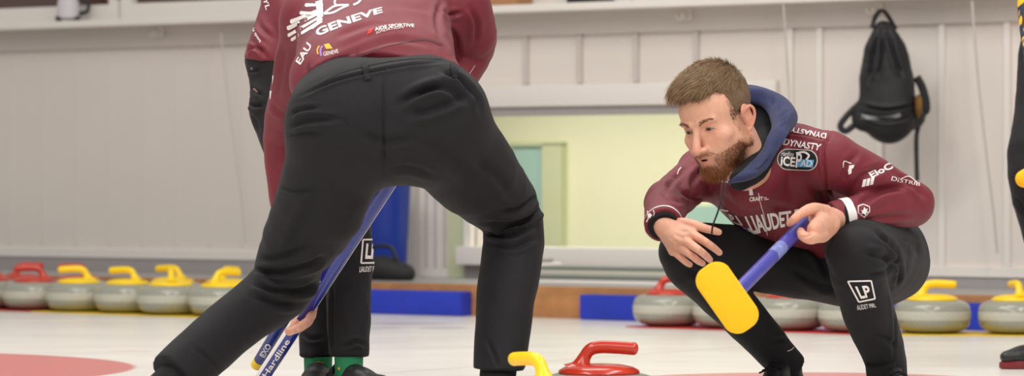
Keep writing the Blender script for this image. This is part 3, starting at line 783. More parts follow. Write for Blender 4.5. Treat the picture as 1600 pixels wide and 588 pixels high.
def skin_cols(V, N=None, beard=True):
    x, y, z = V[:, 0], V[:, 1], V[:, 2]; ax_ = np.abs(x)
    col = np.tile(SKIN, (len(V), 1))
    def blend(w, c): nonlocal col; col = col * (1 - w[:, None]) + np.array(c) * w[:, None]
    red = np.exp(-((ax_ - .040) / .020) ** 2 - ((z + .030) / .020) ** 2) * (y > .02) * .35 + np.exp(-(x / .014) ** 2 - ((z + .040) / .014) ** 2) * (y > .08) * .5
    ear = sm(ax_, .073, .080) * (z > -.035) * (z < .04) * .45
    blend(np.clip(red, 0, 1), SKINR); blend(ear, srgb(205, 120, 100))
    lid = np.exp(-((ax_ - .0315) / .017) ** 2 - ((z - .001) / .011) ** 2) * (y > .06) * .42; blend(lid, srgb(168, 104, 84))
    lash = np.exp(-((ax_ - .0310) / .0125) ** 4 - ((z - .0030 + 40 * (ax_ - .031) ** 2) / .0016) ** 2) * (y > .06) * .75; blend(lash, srgb(74, 44, 34))
    lip = sm(-np.abs(z + .0775), -.0125, -.0088) * sm(-ax_, -.026, -.019) * sm(y, .080, .086); blend(lip * .6, srgb(190, 118, 104))
    inm = (np.abs(z + .0772) < .0032) * (ax_ < .018) * (y > .075) * (y < .0925); blend(inm * .85, srgb(58, 26, 24))
    if beard:
        n = .5 + .5 * nz(V, 3, 260)
        # low face: cheeks below a line from the ear to the mouth corner, moustache, chin
        line = -.030 - .45 * np.clip(y, -.01, .075) + .10 * np.clip(.03 - ax_, 0, .03) - .004
        bw = sm(line - z, -.006, .020) * sm(y + .012, -.008, .012) * sm(z, -.135, -.118)
        mous = sm(-np.abs(z + .0615), -.0085, -.0035) * sm(-ax_, -.032, -.022) * (y > .075)
        side = sm(y, -.004, .004) * sm(-y, -.026, -.014) * sm(-z, -.030, .0) * (ax_ > .055) * (z > -.05)
        bw = np.clip(np.maximum(np.maximum(bw, mous * .8), side * .75), 0, 1) * (1 - lip * .9) * (1 - inm)
        blend(np.clip(bw * (.45 + .3 * n), 0, .8), srgb(122, 72, 48))
        back = sm(-y, -.002, .012) * sm(z, -.05, -.02) * (ax_ < .074); blend(back * .8, srgb(92, 66, 48))
    return np.clip(col, 0, 1)
def strands(roots, dirs, lens, w, segs, cols, bend, name, parent, lift=None):
    """tapered three-sided hairs"""
    n = len(roots); V = []; Fc = []; C = []
    P = np.array(roots, float); D = np.array(dirs, float); D /= np.linalg.norm(D, axis=1)[:, None]; pts = [P.copy()]
    for k in range(segs):
        P = P + D * (np.array(lens)[:, None] / segs); D = D + bend; D /= np.linalg.norm(D, axis=1)[:, None]; pts.append(P.copy())
    S = np.cross(D, RNG.normal(size=D.shape)); S /= np.linalg.norm(S, axis=1)[:, None] + 1e-9; T = np.cross(D, S)
    rings = []
    for k, p in enumerate(pts):
        rr = w * (1 - (k / segs) ** 1.5) + w * .06
        for j in range(3):
            a = 2.094 * j; rings.append(p + (S * math.cos(a) + T * math.sin(a)) * rr)
    A = np.stack(rings, 1); V = A.reshape(-1, 3); m = (segs + 1) * 3; base = np.arange(n)[:, None] * m; fl = []
    for k in range(segs):
        for j in range(3):
            q = np.array([k * 3 + j, k * 3 + (j + 1) % 3, k * 3 + 3 + (j + 1) % 3, k * 3 + 3 + j]); fl.append(base + q)
    Fc = np.stack(fl, 1).reshape(-1, 4); C = np.repeat(np.array(cols), m, axis=0)
    return mk(name, V, Fc, M['hair'], parent, cols=C)
def build_hair(parent, c, Bs, sc, dark=False, quiff=True, label=None):
    """a cut cap of hair plus single hairs over it"""
    h = .0024; g = Grid((-.10, -.135, -.09), (.10, .135, .19), h)
    g.ell((0, -.019, .045), (.0795, .097, .085), k=.01)
    if quiff:
        g.ell((0, .000, .085), (.060, .080, .058), k=.03)
        g.ell((.002, .046, .106), (.050, .040, .030), k=.025)
        g.cone((-.034, .068, .095), (.034, .070, .097), .020, .018, k=.02)
    else: g.ell((0, .01, .07), (.070, .085, .062), k=.02)
    # clear the face, ears and neck
    g.ell((0, .105, .000), (.078, .075, .078), k=.012, op='sub')
    for sx in (-1, 1):
        g.ell((sx * .062, .076, .050), (.030, .046, .036), k=.010, op='sub')
        g.ell((sx * .088, -.008, -.012), (.024, .026, .045), k=.006, op='sub')
    g.cut((0, -.05, -.040), (0, -.2, -1), .16)
    g.cut((0, .06, -.010), (0, .4, -1), .12)
    V, Fq = g.mesh(1); N = normals(V, Fq)
    V = V + N * (.0008 * nz(V * [1, .35, 1], 5, 240))[:, None]
    basec = np.array(srgb(114, 90, 68)) if not dark else np.array(srgb(48, 36, 30))
    fade = sm(V[:, 2], .02, .075)[:, None]
    cc = basec * (.72 + .2 * fade) * (1 + (.06 + .2 * fade[:, 0]) * nz(V * [1, .3, 1], 8, 300))[:, None]
    o = mk('hair', place(V, c, Bs, sc), Fq, M['hair'], parent, cols=np.clip(cc, 0, 1))
    if not quiff: return o
    idx = RNG.choice(len(V), 15000); R = V[idx]; Nn = N[idx]; keep = (R[:, 2] > -.02); R, Nn = R[keep], Nn[keep]
    top = sm(R[:, 2], .06, .11)[:, None]; front = sm(R[:, 1], .02, .07)[:, None]
    flow = np.array([.25, .9, .0]) * (1 - front) + np.array([-.45, .35, -.25]) * front          # combed forward, over to the right
    side = np.array([0, -.25, -1.0])
    D = flow * top + side * (1 - top); D = D - Nn * (D * Nn).sum(1)[:, None]; D /= np.linalg.norm(D, axis=1)[:, None] + 1e-9
    D = D + Nn * (.03 + .20 * top) + RNG.normal(size=D.shape) * .075
    ln = (.011 + .024 * top[:, 0]) * RNG.uniform(.6, 1.3, len(R))
    col = np.array(srgb(172, 140, 106)) * RNG.uniform(.4, 1.25, len(R))[:, None] * (.65 + .35 * top)
    Dw = D @ Bs
    strands(place(R - Nn * .002, c, Bs, sc), Dw, ln, .00055, 4, np.clip(col, 0, 1), (-Nn @ Bs) * .10, 'loose_hair', o)
    Hn = normals(HEADV, HEADF); xa = np.abs(HEADV[:, 0])
    q = np.argwhere((xa > .048) & (xa < .0735) & (HEADV[:, 2] > -.030) & (HEADV[:, 2] < .062) & (HEADV[:, 1] > -.03) & (HEADV[:, 1] < .034 - .25 * np.clip(.02 - HEADV[:, 2], 0, 1) + .10 * np.clip(HEADV[:, 2] - .02, 0, 1))).ravel()
    q = RNG.choice(q, 2200); R2, N2 = HEADV[q], Hn[q]; D2_ = np.tile(np.array([0, -.35, -1.0]), (len(q), 1)) + N2 * .25 + RNG.normal(size=R2.shape) * .12
    strands(place(R2 - N2 * .0003, c, Bs, sc), D2_ @ Bs, RNG.uniform(.003, .008, len(q)), .00034, 3, np.clip(np.array(srgb(128, 98, 74)) * RNG.uniform(.5, 1.2, len(q))[:, None], 0, 1), np.zeros(3), 'sideburns', o)
    # tufts standing up at the crown
    n = 150; R = np.stack([RNG.uniform(-.03, .045, n), RNG.uniform(-.045, .05, n), np.zeros(n)], 1); R[:, 2] = .128 - 3.0 * (R[:, 1] - .02) ** 2 - 4 * R[:, 0] ** 2
    D = np.stack([RNG.normal(.35, .25, n), RNG.normal(-.5, .35, n), RNG.uniform(.35, .9, n)], 1)
    strands(place(R, c, Bs, sc), D @ Bs, RNG.uniform(.015, .032, n), .0009, 4, np.clip(np.array(srgb(150, 114, 80)) * RNG.uniform(.6, 1.1, n)[:, None], 0, 1), (np.array([.2, -.1, -.25]) @ Bs), 'hair_tufts', o)
    return o
def build_beard(parent, c, Bs, sc, V, Fq):
    N = normals(V, Fq); ax_ = np.abs(V[:, 0]); y, z = V[:, 1], V[:, 2]
    line = -.034 - .42 * np.clip(y, -.01, .075)
    m1 = (z < line) & (z > -.128) & (y > -.004) & ~((np.abs(z + .0785) < .012) & (ax_ < .025) & (y > .078))
    m2 = (np.abs(z + .0620) < .0055) & (ax_ < .030) & (y > .075)
    cand = np.argwhere((m1 | m2) & (N[:, 2] > -.995)).ravel(); pick = RNG.choice(cand, 6500); R = V[pick]; Nn = N[pick]
    dens = sm(line[pick] - R[:, 2], -.002, .030); chin = sm(R[:, 1], .035, .075) * sm(-R[:, 2], .085, .105)
    keep = RNG.uniform(0, 1, len(R)) < (.35 + .65 * dens); R, Nn, chin, dens = R[keep], Nn[keep], chin[keep], dens[keep]
    mo = (np.abs(R[:, 2] + .062) < .006)
    D = np.tile(np.array([0, .15, -1.0]), (len(R), 1)); D = D - Nn * (D * Nn).sum(1)[:, None]; D = D + Nn * (.45 + .3 * chin[:, None]) + RNG.normal(size=R.shape) * .22
    D[mo, 0] += np.sign(R[mo, 0]) * .5
    ln = (.0035 + .0115 * chin + .003 * dens) * RNG.uniform(.6, 1.3, len(R)); ln[mo] = .006
    a = np.array(srgb(140, 84, 52)); b = np.array(srgb(178, 112, 66)); t = RNG.uniform(0, 1, len(R))[:, None] * (.3 + .7 * chin[:, None])
    return strands(place(R - Nn * .0006, c, Bs, sc), D @ Bs, ln, .00045, 3, np.clip((a * (1 - t) + b * t) * RNG.uniform(.6, 1.1, len(R))[:, None], 0, 1), np.zeros(3), 'beard', parent)
def build_brows(parent, c, Bs, sc, V, Fq):
    N = normals(V, Fq); m = (np.abs(V[:, 0]) > .013) & (np.abs(V[:, 0]) < .050) & (V[:, 1] > .06)
    zc = .0175 + .006 * np.sin((np.abs(V[:, 0]) - .013) / .037 * 2.4)
    m &= np.abs(V[:, 2] - zc) < .0040 * (1.25 - (np.abs(V[:, 0]) - .013) / .05)
    for side in (-1, 1):
     cand = np.argwhere(m & (V[:, 0] * side > 0)).ravel(); pick = RNG.choice(cand, 230); R = V[pick]; Nn = N[pick]
     D = np.stack([np.sign(R[:, 0]) * 1.0, np.full(len(R), -.25), RNG.uniform(-.1, .4, len(R))], 1) + Nn * .25
     strands(place(R - Nn * .0004, c, Bs, sc), D @ Bs, RNG.uniform(.004, .008, len(R)), .00028, 3, np.clip(np.array(srgb(140, 98, 68)) * RNG.uniform(.7, 1.1, len(R))[:, None], 0, 1), np.zeros(3), 'eyebrow', parent)
def build_eyes(parent, c, Bs, sc, look):
    look = np.array(look, float); look /= np.linalg.norm(look)
    for sx in (-1, 1):
        bm = bmesh.new(); bmesh.ops.create_uvsphere(bm, u_segments=40, v_segments=40, radius=.0128); V = np.array([v.co[:] for v in bm.verts]); bm.verts.index_update()
        Fc = [tuple(v.index for v in f.verts) for f in bm.faces]; bm.free()
        cs = (V / .0128) @ look; cols = np.tile(np.array([.27, .22, .20]), (len(V), 1))
        iris = cs > math.cos(.50); pup = cs > math.cos(.22); cols[iris] = srgb(58, 42, 34); cols[pup] = (.004, .004, .004)
        P = place(V + np.array([sx * .0315, .0705, .000]), c, Bs, sc); mk('eyeball', P, Fc, M['eyewhite'], parent, cols=cols)
def tri2quad_join(parts):
    """join (V, F, cols) meshes into one"""
    Vs, Fs, Cs, n = [], [], [], 0
    for V, Fq, C in parts: Vs.append(V); Fs.append(Fq + n); Cs.append(C); n += len(V)
    return np.concatenate(Vs), np.concatenate(Fs), np.concatenate(Cs)
def limb_body(J, chains, h=.012):
    """the body beneath the clothes"""
    P = np.array([p for ch in chains for p, r in ch]); g = Grid(P.min(0) - .2, P.max(0) + .2, h)
    for ch in chains: g.chain([(p, r) for p, r in ch], k=.05)
    return g.mesh(1)
def hand_mesh(palm, fingers, thumb, h=.0014, webs=()):
    """palm: list of (point, r); each finger a chain of (point, r)"""
    P = np.array([p for ch in [palm] + fingers + [thumb] for p, r in ch]); g = Grid(P.min(0) - .04, P.max(0) + .04, h)
    for (a, ra), (b, rb) in webs: g.cone(a, b, ra, rb, k=.012)
    g.chain(palm, k=.012)
    for ch in fingers: 
        g2k = .0035
        g.chain(ch, k=g2k)
    g.chain(thumb, k=.006)
    return g
def nails(parent, specs):
    for p, n, d, r in specs: pass
def skin_plain(V, seed=1, tint=1.0):
    n = nz(V, seed, 90)[:, None] * .5 + .5; return np.clip(SKIN * (1 - .35 * n) + SKINR * .35 * n, 0, 1) * tint

# ---------------------------------------------------------------- shoes
def shoe(parent, ank, toe, sole_m, up_m=None, ln=.285, name='shoe', ch=.074, ground=0.0):
    """ank: ankle joint; toe: horizontal direction"""
    t = Vector((toe[0], toe[1], 0)).normalized(); s = Vector((-t.y, t.x, 0)); a = Vector(ank); g0 = Vector((a.x, a.y, ground)) 
    def q(f, l, z): return np.array(g0 + t * f + s * l + Vector((0, 0, z)))
    zc = .0
    lo = np.minimum(np.minimum(q(-.12, 0, 0), q(.26, 0, 0)), np.array(a)) - .10; hi = np.maximum(np.maximum(q(-.12, 0, 0), q(.26, 0, 0)), np.array(a)) + .10; hi[2] = max(hi[2], .22)
    g = Grid(lo, hi, .0032)
    g.chain([(q(-.045, 0, .052), .036), (q(.0, 0, .052), .040), (q(.07, .003, .050), .040), (q(.13, .006, .045), .040), (q(.175, .006, .040), .034), (q(.205, .004, .036), .026)], k=.02, flat=((0, 0, 1), .80))
    g.chain([(q(-.040, 0, .060), .034), (q(-.034, 0, ch), .031)], k=.02); g.chain([(q(.0, 0, .06), .034), (q(.01, 0, ch), .030), (q(.07, 0, ch * .5 + .026), .029)], k=.02)
    g.cone(q(-.012, 0, ch), q(-.014, 0, .16), .034, .036, k=.004, op='sub')
    g.cut(q(0, 0, .020), (0, 0, -1), .4)
    V, Fq = g.mesh(1); N = normals(V, Fq); V = V + N * (.0012 * nz(V, 4, 70))[:, None]
    o = mk(name, V, Fq, up_m or M['shoe'], parent)
    # sole: outline extruded
    bm = MB(); out = []
    prof = [(-.082, 0), (-.072, .026), (-.04, .036), (.02, .034), (.07, .036), (.13, .046), (.18, .042), (.215, .028), (.232, .0), (.215, -.026), (.18, -.038), (.13, -.040), (.07, -.032), (.02, -.030), (-.04, -.034), (-.072, -.026)]
    pr = [Vector((p[0], p[1], 0)) for p in prof]; pr = [v for v in spline(pr + [pr[0]], 4)][:-1]; n = len(pr)
    V = []
    for z, k in ((.0005, .96), (.004, 1), (.020, 1), (.025, .95)):
        for p in pr: V.append(q(p.x * k, p.y * k, z))
    Fc = [(i * n + j, i * n + (j + 1) % n, (i + 1) * n + (j + 1) % n, (i + 1) * n + j) for i in range(3) for j in range(n)] + [tuple(reversed(range(n))), tuple(3 * n + j for j in range(n))]
    bm.add(V, Fc); bm.build('sole', sole_m, o)
    # laces
    lb = MB()
    for i in range(5):
        f = .035 + i * .020; zz = ch + .014 - i * .0050
        lb.tube([q(f, -.022, zz - .006), q(f + .004, 0, zz + .002), q(f, .022, zz - .006)], .0025, 6)
    lb.build('lace', M['lining'], o)
    return o
def legs_cloth(name, chains, h, m, parent, cuts=(), creas=(), extra=None, ns=(.0022, 16), k=.04, seed=1, pts=()):
    g = bound([c[:2] for ch in chains for c in ch], h, list(pts))
    for ch in chains: 
        g.chain([c[:2] for c in ch], k=k)
    if extra: extra(g)
    for c, n, r in cuts: g.cut(c, n, r)
    V, Fq = g.mesh(1)
    N = normals(V, Fq); V = V + N * (ns[0] * nz(V, seed, ns[1]) + ns[0] * .4 * nz(V, seed + 9, ns[1] * 2.6))[:, None]
    if creas: V = creases(V, Fq, creas)
    return mk(name, V, Fq, m, parent)

# ================================================================ PERSON 1: the crouching player
def nrm(v): v = np.array(v, float); return v / np.linalg.norm(v)
HEADV, HEADF = head_mesh()
def person(name, parts, origin, label, cat='person'):
    V, Fq, C = tri2quad_join(parts); o = mk(name, V, Fq, M['skin'], None, origin=origin, cols=C); return tag(o, label, cat)
def A(x, y, s): return np.array(at(x, y, s))
def crouching():
    pel, mid, chest, neckb = A(1372, 388, 612), A(1300, 345, 612), A(1212, 298, 620), A(1178, 262, 622)
    shL, shR = A(1297, 250, 635), A(1096, 270, 614)
    elL, wrL = A(1424, 319, 627), A(1300, 343, 643)
    elR, wrR = A(1042, 318, 632), A(1036, 352, 652)
    hipL, hipR = A(1385, 405, 618), A(1330, 420, 606)
    knL, anL = A(1335, 400, 646), A(1386, 603, 632)
    knR, anR = A(1070, 395, 624), A(1226, 566, 612)
    l = nrm(shL - shR); sp = neckb - pel; sp = nrm(sp - l * (sp @ l)); n = np.cross(sp, l); n = n if n[1] < 0 else -n
    # ---- head, hands, hidden body: one continuous skin mesh
    yaw, pit = math.radians(38), math.radians(20)
    Bs = basis((-math.sin(yaw) * math.cos(pit), -math.cos(yaw) * math.cos(pit), -math.sin(pit)), math.radians(ROLL)); hc = A(1120.5, 187, 642); sc = 1.0
    HV = place(HEADV, hc, Bs, sc); hcol = skin_cols(HEADV)
    HV = creases(HV, HEADF, [([(1066, 179), (1080, 176), (1100, 174)], 1.3, .0008), ([(1068, 184), (1084, 181), (1102, 180)], 1.3, .0008), ([(1105, 229), (1116, 236), (1124, 247)], 2.2, .0014), ([(1100, 211), (1108, 213), (1116, 210)], 1.5, .0008), ([(1118, 203), (1124, 205), (1128, 210)], 1.2, .0007)])
    body, bf = limb_body(None, [[(pel, .10), (mid, .10), (chest, .105), (neckb, .06), (A(1150, 228, 635), .045)], [(chest, .08), (shL, .045), (elL, .036), (wrL, .026)], [(chest, .08), (shR, .045), (elR, .036), (wrR, .026)],
                                [(pel, .09), (hipL, .07), (knL * .97 + hipL * .03 + np.array([0, .012, 0]), .040), (knL * .5 + anL * .5 + np.array([0, .02, 0]), .034), (anL, .028)], [(pel, .09), (hipR, .07), (knR, .040), (anR, .028)]])
    s = 650
    def h(x, y, r, ds=0): return (A(x, y, s + ds), r)
    palm = [h(1034, 350, .024), h(1048, 362, .024, 2), h(1060, 372, .023, 4)]
    webs = [(h(1040, 354, .021), h(1080, 366, .0145, 6)), (h(1040, 356, .021), h(1072, 378, .0145, 6)), (h(1040, 358, .021), h(1062, 387, .0140, 4)), (h(1040, 358, .021), h(1052, 392, .0130, 2))]
    fingers = [[h(1080, 365, .0115, 6), h(1103, 379, .0095, 9), h(1117, 389, .0086, 6), h(1124, 395, .0076, 4)],
               [h(1072, 377, .0115, 6), h(1092, 391, .0095, 12), h(1103, 400, .0088, 9), h(1109, 406, .0078, 6)],
               [h(1062, 386, .0110, 4), h(1080, 399, .0092, 9), h(1091, 408, .0084, 6), h(1098, 412, .0074, 2)],
               [h(1052, 391, .0105, 2), h(1065, 404, .0084, 4), h(1073, 411, .0076, 1), h(1078, 414, .0068, -2)]]
    thumb = [h(1050, 350, .016), h(1077, 350, .0125, 4), h(1101, 357, .0100, 6), h(1116, 361, .0092, 5), h(1123, 363, .0078, 4)]
    g = hand_mesh(palm, fingers, thumb, webs=webs); g.cone(wrR, palm[0][0], .027, .025, k=.02, flat=(n, .85))
    V1, F1 = g.mesh(1)
    # knuckle dimples and tendons as colour and relief
    V1 = creases(V1, F1, [([(1062, 362), (1078, 362)], 3, .0012), ([(1052, 366), (1070, 374)], 3, .0012), ([(1046, 370), (1060, 382)], 3, .0010), ([(1100, 372), (1097, 382)], 1.6, .0010), ([(1092, 385), (1087, 394)], 1.6, .0010), ([(1080, 394), (1075, 403)], 1.6, .0010), ([(1101, 351), (1099, 362)], 1.6, .0009)])
    # gripping hand
    s = 650
    palm2 = [h(1303, 343, .0255, -6), h(1288, 347, .030), h(1278, 350, .029, 3)]
    webs2 = [(h(1290, 333, .019), h(1272, 328, .0145, 5)), (h(1290, 358, .022), h(1280, 370, .0155, 6)), (h(1296, 350, .026), h(1286, 366, .018, 4)), (h(1288, 352, .024, 4), h(1272, 362, .0155, 12)), (h(1284, 345, .020, 6), h(1272, 355, .0135, 12))]
    fing2 = [[h(1284, 366, .0150, 8), h(1268, 373, .0140, 14), h(1255, 369, .0120, 15), h(1251, 362, .0100, 8)],
             [h(1284, 365, .0135, 0), h(1266, 369, .0120, -4), h(1254, 362, .0105, -8), h(1250, 354, .0090, -12)],
             [h(1286, 357, .0130, -6), h(1268, 360, .0115, -14), h(1254, 352, .010, -20), h(1252, 345, .009, -22)],
             [h(1288, 350, .0125, -10), h(1270, 350, .0110, -24), h(1258, 343, .0095, -30), h(1256, 338, .0085, -30)]]
    th2 = [h(1292, 334, .0190, -2), h(1270, 327, .0150, 6), h(1252, 334, .0115, 10), h(1241, 343, .0105, 11), h(1234, 349, .0085, 10)]
    g = hand_mesh(palm2, fing2, th2, webs=webs2); g.cone(wrL, palm2[0][0], .028, .0255, k=.02)
    V2, F2 = g.mesh(1)
    V2 = creases(V2, F2, [([(1253, 328), (1256, 338)], 1.8, .0010), ([(1250, 372), (1262, 370), (1274, 363)], 2, .0014), ([(1275, 338), (1268, 345)], 2.4, .0016)])
    o = person('person', [(HV, HEADF, hcol), (V1, F1, skin_plain(V1, 2)), (V2, F2, skin_plain(V2, 3)), (body, bf, np.tile(SKIN, (len(body), 1)))], Vector((anR[0] * .5 + anL[0] * .5, (anR[1] + anL[1]) / 2, 0)),
               'bearded person crouching on the ice in maroon sweater, holding a yellow-padded broom')
    build_hair(o, hc, Bs, sc); build_beard(o, hc, Bs, sc, HEADV, HEADF); build_brows(o, hc, Bs, sc, HEADV, HEADF); build_eyes(o, hc, Bs, sc, (-.06, 1, -.14))
    # ---- sweater
    lo = np.minimum.reduce([pel, shR, elR, wrR, wrL, elL]) - .2; hi = np.maximum.reduce([pel, shL, shR, elL, neckb]) + .2
    g = bound([(q_, .08) for q_ in (shL, shR, elL, elR, wrL, wrR)] + [(chest, .2), (pel, .14)], .0045, pad=.03); g.cone(pel, mid, .120, .125, k=.04, flat=(n, .80)); g.cone(mid, chest, .125, .12, k=.05, flat=(n, .85))
    g.ell(chest + sp * .0, (.165, .115, .150), np.array([l, n, sp]), k=.05)
    g.cone(chest + sp * .07, shL - l * .02, .085, .064, k=.05); g.cone(chest + sp * .07, shR + l * .01, .085, .060, k=.05)
    g.chain([(shL, .066), ((shL + elL) / 2 + np.array([0, 0, .004]), .062), (elL, .056)], k=.02); g.chain([(elL, .055), ((elL + wrL) / 2, .052), (wrL, .0425), (wrL + (wrL - elL) * .06, .041)], k=.014)
    g.chain([(shR, .060), ((shR + elR) / 2, .056), (elR, .053)], k=.03); g.chain([(elR, .053), (wrR, .045), (wrR + (wrR - elR) * .04, .044)], k=.02)
    dL, dR = nrm([-1, -.3, -.18]), nrm(wrR - elR); dR = nrm(dR + np.array([.25, 0, -.35]))
    g.cut(wrL, dL, .085); g.cut(wrR, dR, .085)
    g.chain([(A(1186, 298, 626), .075), (A(1176, 290, 634), .060)], k=.03); g.cone(A(1160, 300, 630), A(1196, 285, 630), .055, .06, k=.03); g.chain([(A(1166, 292, 634), .048), (A(1192, 276, 634), .048), (A(1208, 250, 632), .044), (A(1226, 228, 628), .042)], k=.02); g.cone(A(1242, 226, 626), A(1292, 246, 632), .054, .060, k=.03)
    V, Fq = g.mesh(1); V = V + normals(V, Fq) * (.0020 * nz(V, 21, 17) + .0008 * nz(V, 22, 48))[:, None]
    V = creases(V, Fq, [([(1330, 300), (1350, 275), (1385, 262)], 7, .005), ([(1340, 320), (1372, 300), (1420, 290)], 8, .008), ([(1318, 285), (1322, 262), (1340, 240)], 6, .004), ([(1300, 195 + 15), (1286, 235), (1292, 290), (1300, 312)], 3, .004),
                        ([(1395, 270), (1425, 290), (1448, 312)], 5, .004), ([(1100, 262), (1082, 285), (1085, 312)], 6, .005), ([(1075, 262), (1052, 282), (1040, 300)], 5, .004), ([(1062, 300), (1080, 310), (1105, 312)], 5, .005), ([(1030, 300), (1050, 312), (1075, 318)], 5, .003),
                        ([(1340, 348), (1380, 340), (1430, 335)], 5, .003), ([(1200, 320), (1240, 330), (1290, 318)], 9, .004), ([(1130, 300), (1150, 330), (1190, 350)], 8, .003), ([(1250, 280), (1280, 300), (1290, 330)], 8, .003), ([(1225, 208), (1262, 212), (1300, 222)], 2.5, .002)])
    sw = mk('sweater', V, Fq, M['maroon'], o); B = bvh(sw)
    band_of(sw, wrL - dL * .044, dL, .026, .085, M['white_print'], o, 'sleeve_stripe'); band_of(sw, wrR - dR * .016, dR, .008, .085, M['white_print'], o, 'sleeve_stripe')
    # dark inner cuffs
    for w_, d_, r_ in ((wrL, dL, .0365), (wrR, dR, .0375)):
        MB().tube([w_ - d_ * .03, w_ + d_ * .004, w_ + d_ * .010, w_ + d_ * .006], [r_, r_, r_ * .94, r_ * .8], 24).build('inner_cuff', M['lining'], o)
    W = M['white_print']
    text_on(B, 'DYNASTY', [(1223, 227), (1281, 236), (1284, 226), (1227, 217)], W, sw, bold=.02)
    text_on(B, 'DYNASTY', [(1292, 209), (1237, 199), (1234, 206), (1290, 217)], W, sw, bold=.02)
    text_on(B, 'S', [(1290, 203), (1301, 206), (1306, 197), (1294, 194)], W, sw, 'shoulder_print', bold=.04)
    def stad(cx, cy, w, hh, a=0):
        pts = []
        for k in range(28):
            t = 2 * math.pi * k / 28; c_, s_ = math.cos(t), math.sin(t); X = (w - hh) * (1 if c_ > 0 else -1) * (abs(c_) > 1e-6) + hh * c_; Y = hh * s_
            pts.append((cx + X * math.cos(a) - Y * math.sin(a), cy + X * math.sin(a) + Y * math.cos(a)))
        return pts
    poly_on(B, stad(1246, 250, 32, 16.5, .04), M['hook'], sw, 'patch_edge'); p_ = poly_on(B, stad(1246, 250, 30.6, 15.2, .04), M['dark'], sw, 'logo_patch', off=.0016)
    def up(o_):   # lift a print above the patch
        if o_: 
            for v in o_.data.vertices: v.co.y -= .0022
    up(text_on(B, 'Hardline', [(1220, 244), (1240, 245), (1241, 238), (1221, 237)], M['hook'], sw, bold=.0))
    up(text_on(B, 'iCE', [(1219, 259), (1242, 261), (1243, 246), (1220, 244)], W, sw, bold=.03)); up(text_on(B, 'P', [(1243, 262), (1252, 263), (1254, 240), (1245, 239)], W, sw, bold=.02))
    up(poly_on(B, [(1247, 249), (1272, 250), (1270, 262), (1246, 261)], M['blue_print'], sw, 'logo_field')); o2 = text_on(B, 'AD', [(1250, 260), (1268, 261), (1270, 251), (1252, 250)], W, sw, bold=.02); up(o2); up(o2)
    up(line_on(B, [(1244, 240), (1256, 238), (1264, 243), (1260, 250)], 3, W, sw, 'logo_swoosh'))
    poly_on(B, stad(1098, 266, 8, 10, .1), M['dark'], sw, 'round_patch'); up(poly_on(B, [(1095, 260), (1101, 262), (1100, 273), (1097, 270)], M['blue_print'], sw, 'patch_mark'))
    text_on(B, 'CRAFT', [(1171, 315), (1192, 313), (1192, 307), (1171, 308)], W, sw, bold=.03); line_on(B, [(1193, 309), (1198, 309)], 1.3, W, sw, 'craft_mark'); line_on(B, [(1194, 312), (1201, 311)], 1.3, W, sw, 'craft_mark')
    text_on(B, 'LIAUDET', [(1177, 367), (1236, 352), (1236, 329), (1163, 338)], W, sw, 'chest_lettering', bold=.03, spacing=.95)
    text_on(B, 'P', [(1243, 350), (1252, 347), (1250, 325), (1241, 328)], W, sw, 'chest_lettering', bold=.02)
    line_on(B, [(1120, 327), (1133, 329), (1146, 331)], 2.4, W, sw, 'chest_frame'); line_on(B, [(1146, 331), (1152, 341), (1160, 352)], 2.4, W, sw, 'chest_frame'); line_on(B, [(1120, 327), (1132, 338), (1146, 347), (1160, 352)], 2.0, W, sw, 'chest_frame')
    text_on(B, 'P', [(1143, 346), (1151, 350), (1145, 336), (1138, 334)], W, sw, 'chest_lettering', bold=.04)
    for q, m_ in (([(1160, 353), (1168, 358), (1170, 366), (1163, 361)], M['violet_print']), ([(1168, 356), (1175, 358), (1178, 368), (1170, 366)], M['hook']), ([(1182, 371), (1186, 371), (1186, 375), (1182, 374)], M['yellow_print'])): poly_on(B, q, m_, sw, 'crest')
    for q, m_ in (([(1226, 392), (1238, 384), (1245, 390), (1236, 398)], M['hook']), ([(1231, 389), (1238, 384), (1241, 388), (1234, 393)], M['yellow_print'])): poly_on(B, q, m_, sw, 'crest')
    line_on(B, [(1185, 302), (1188, 318), (1193, 334), (1197, 352), (1199, 368)], 1.0, M['hook'], sw, 'zip_line')
    line_on(B, [(1121, 283), (1140, 285), (1158, 287), (1172, 288)], 2.2, W, sw, 'collar_piping'); line_on(B, [(1172, 288), (1177, 280), (1188, 277), (1196, 268), (1203, 257)], 2.2, W, sw, 'collar_piping')
    zp = MB(); q = [ray(B, *p) for p in ((1172, 289), (1173, 296), (1174, 304))]
    if all(v[0] for v in q): zp.tube([v[0] + v[1] * .004 for v in q], [.003, .0042, .0052], 8, flat=.6).build('zip_pull', W, o)
    # arm prints
    for k in range(3):
        poly_on(B, [(1349 + k * 6.2, 281 - k * 1.4), (1354 + k * 6.2, 280 - k * 1.4), (1351.5 + k * 6.2, 291.5 - k * 1.6), (1346.5 + k * 6.2, 292.5 - k * 1.6)], W, sw, 'arm_mark')
    text_on(B, 'EloC', [(1362, 279), (1396, 263), (1390, 254), (1356, 270)], W, sw, bold=.03)
    text_on(B, 'DISTRIB', [(1392, 282), (1437, 291), (1438, 286), (1394, 276)], W, sw, bold=.0); line_on(B, [(1408, 279), (1420, 276), (1432, 285)], 1.2, W, sw, 'arm_mark')
    line_on(B, [(1317, 262), (1319, 252), (1330, 256)], 1.5, W, sw, 'arm_mark'); poly_on(B, [(1327, 259), (1335, 258), (1333, 263), (1326, 265)], W, sw, 'arm_mark'); poly_on(B, [(1325, 265), (1331, 263), (1330, 271), (1326, 273)], W, sw, 'arm_mark')
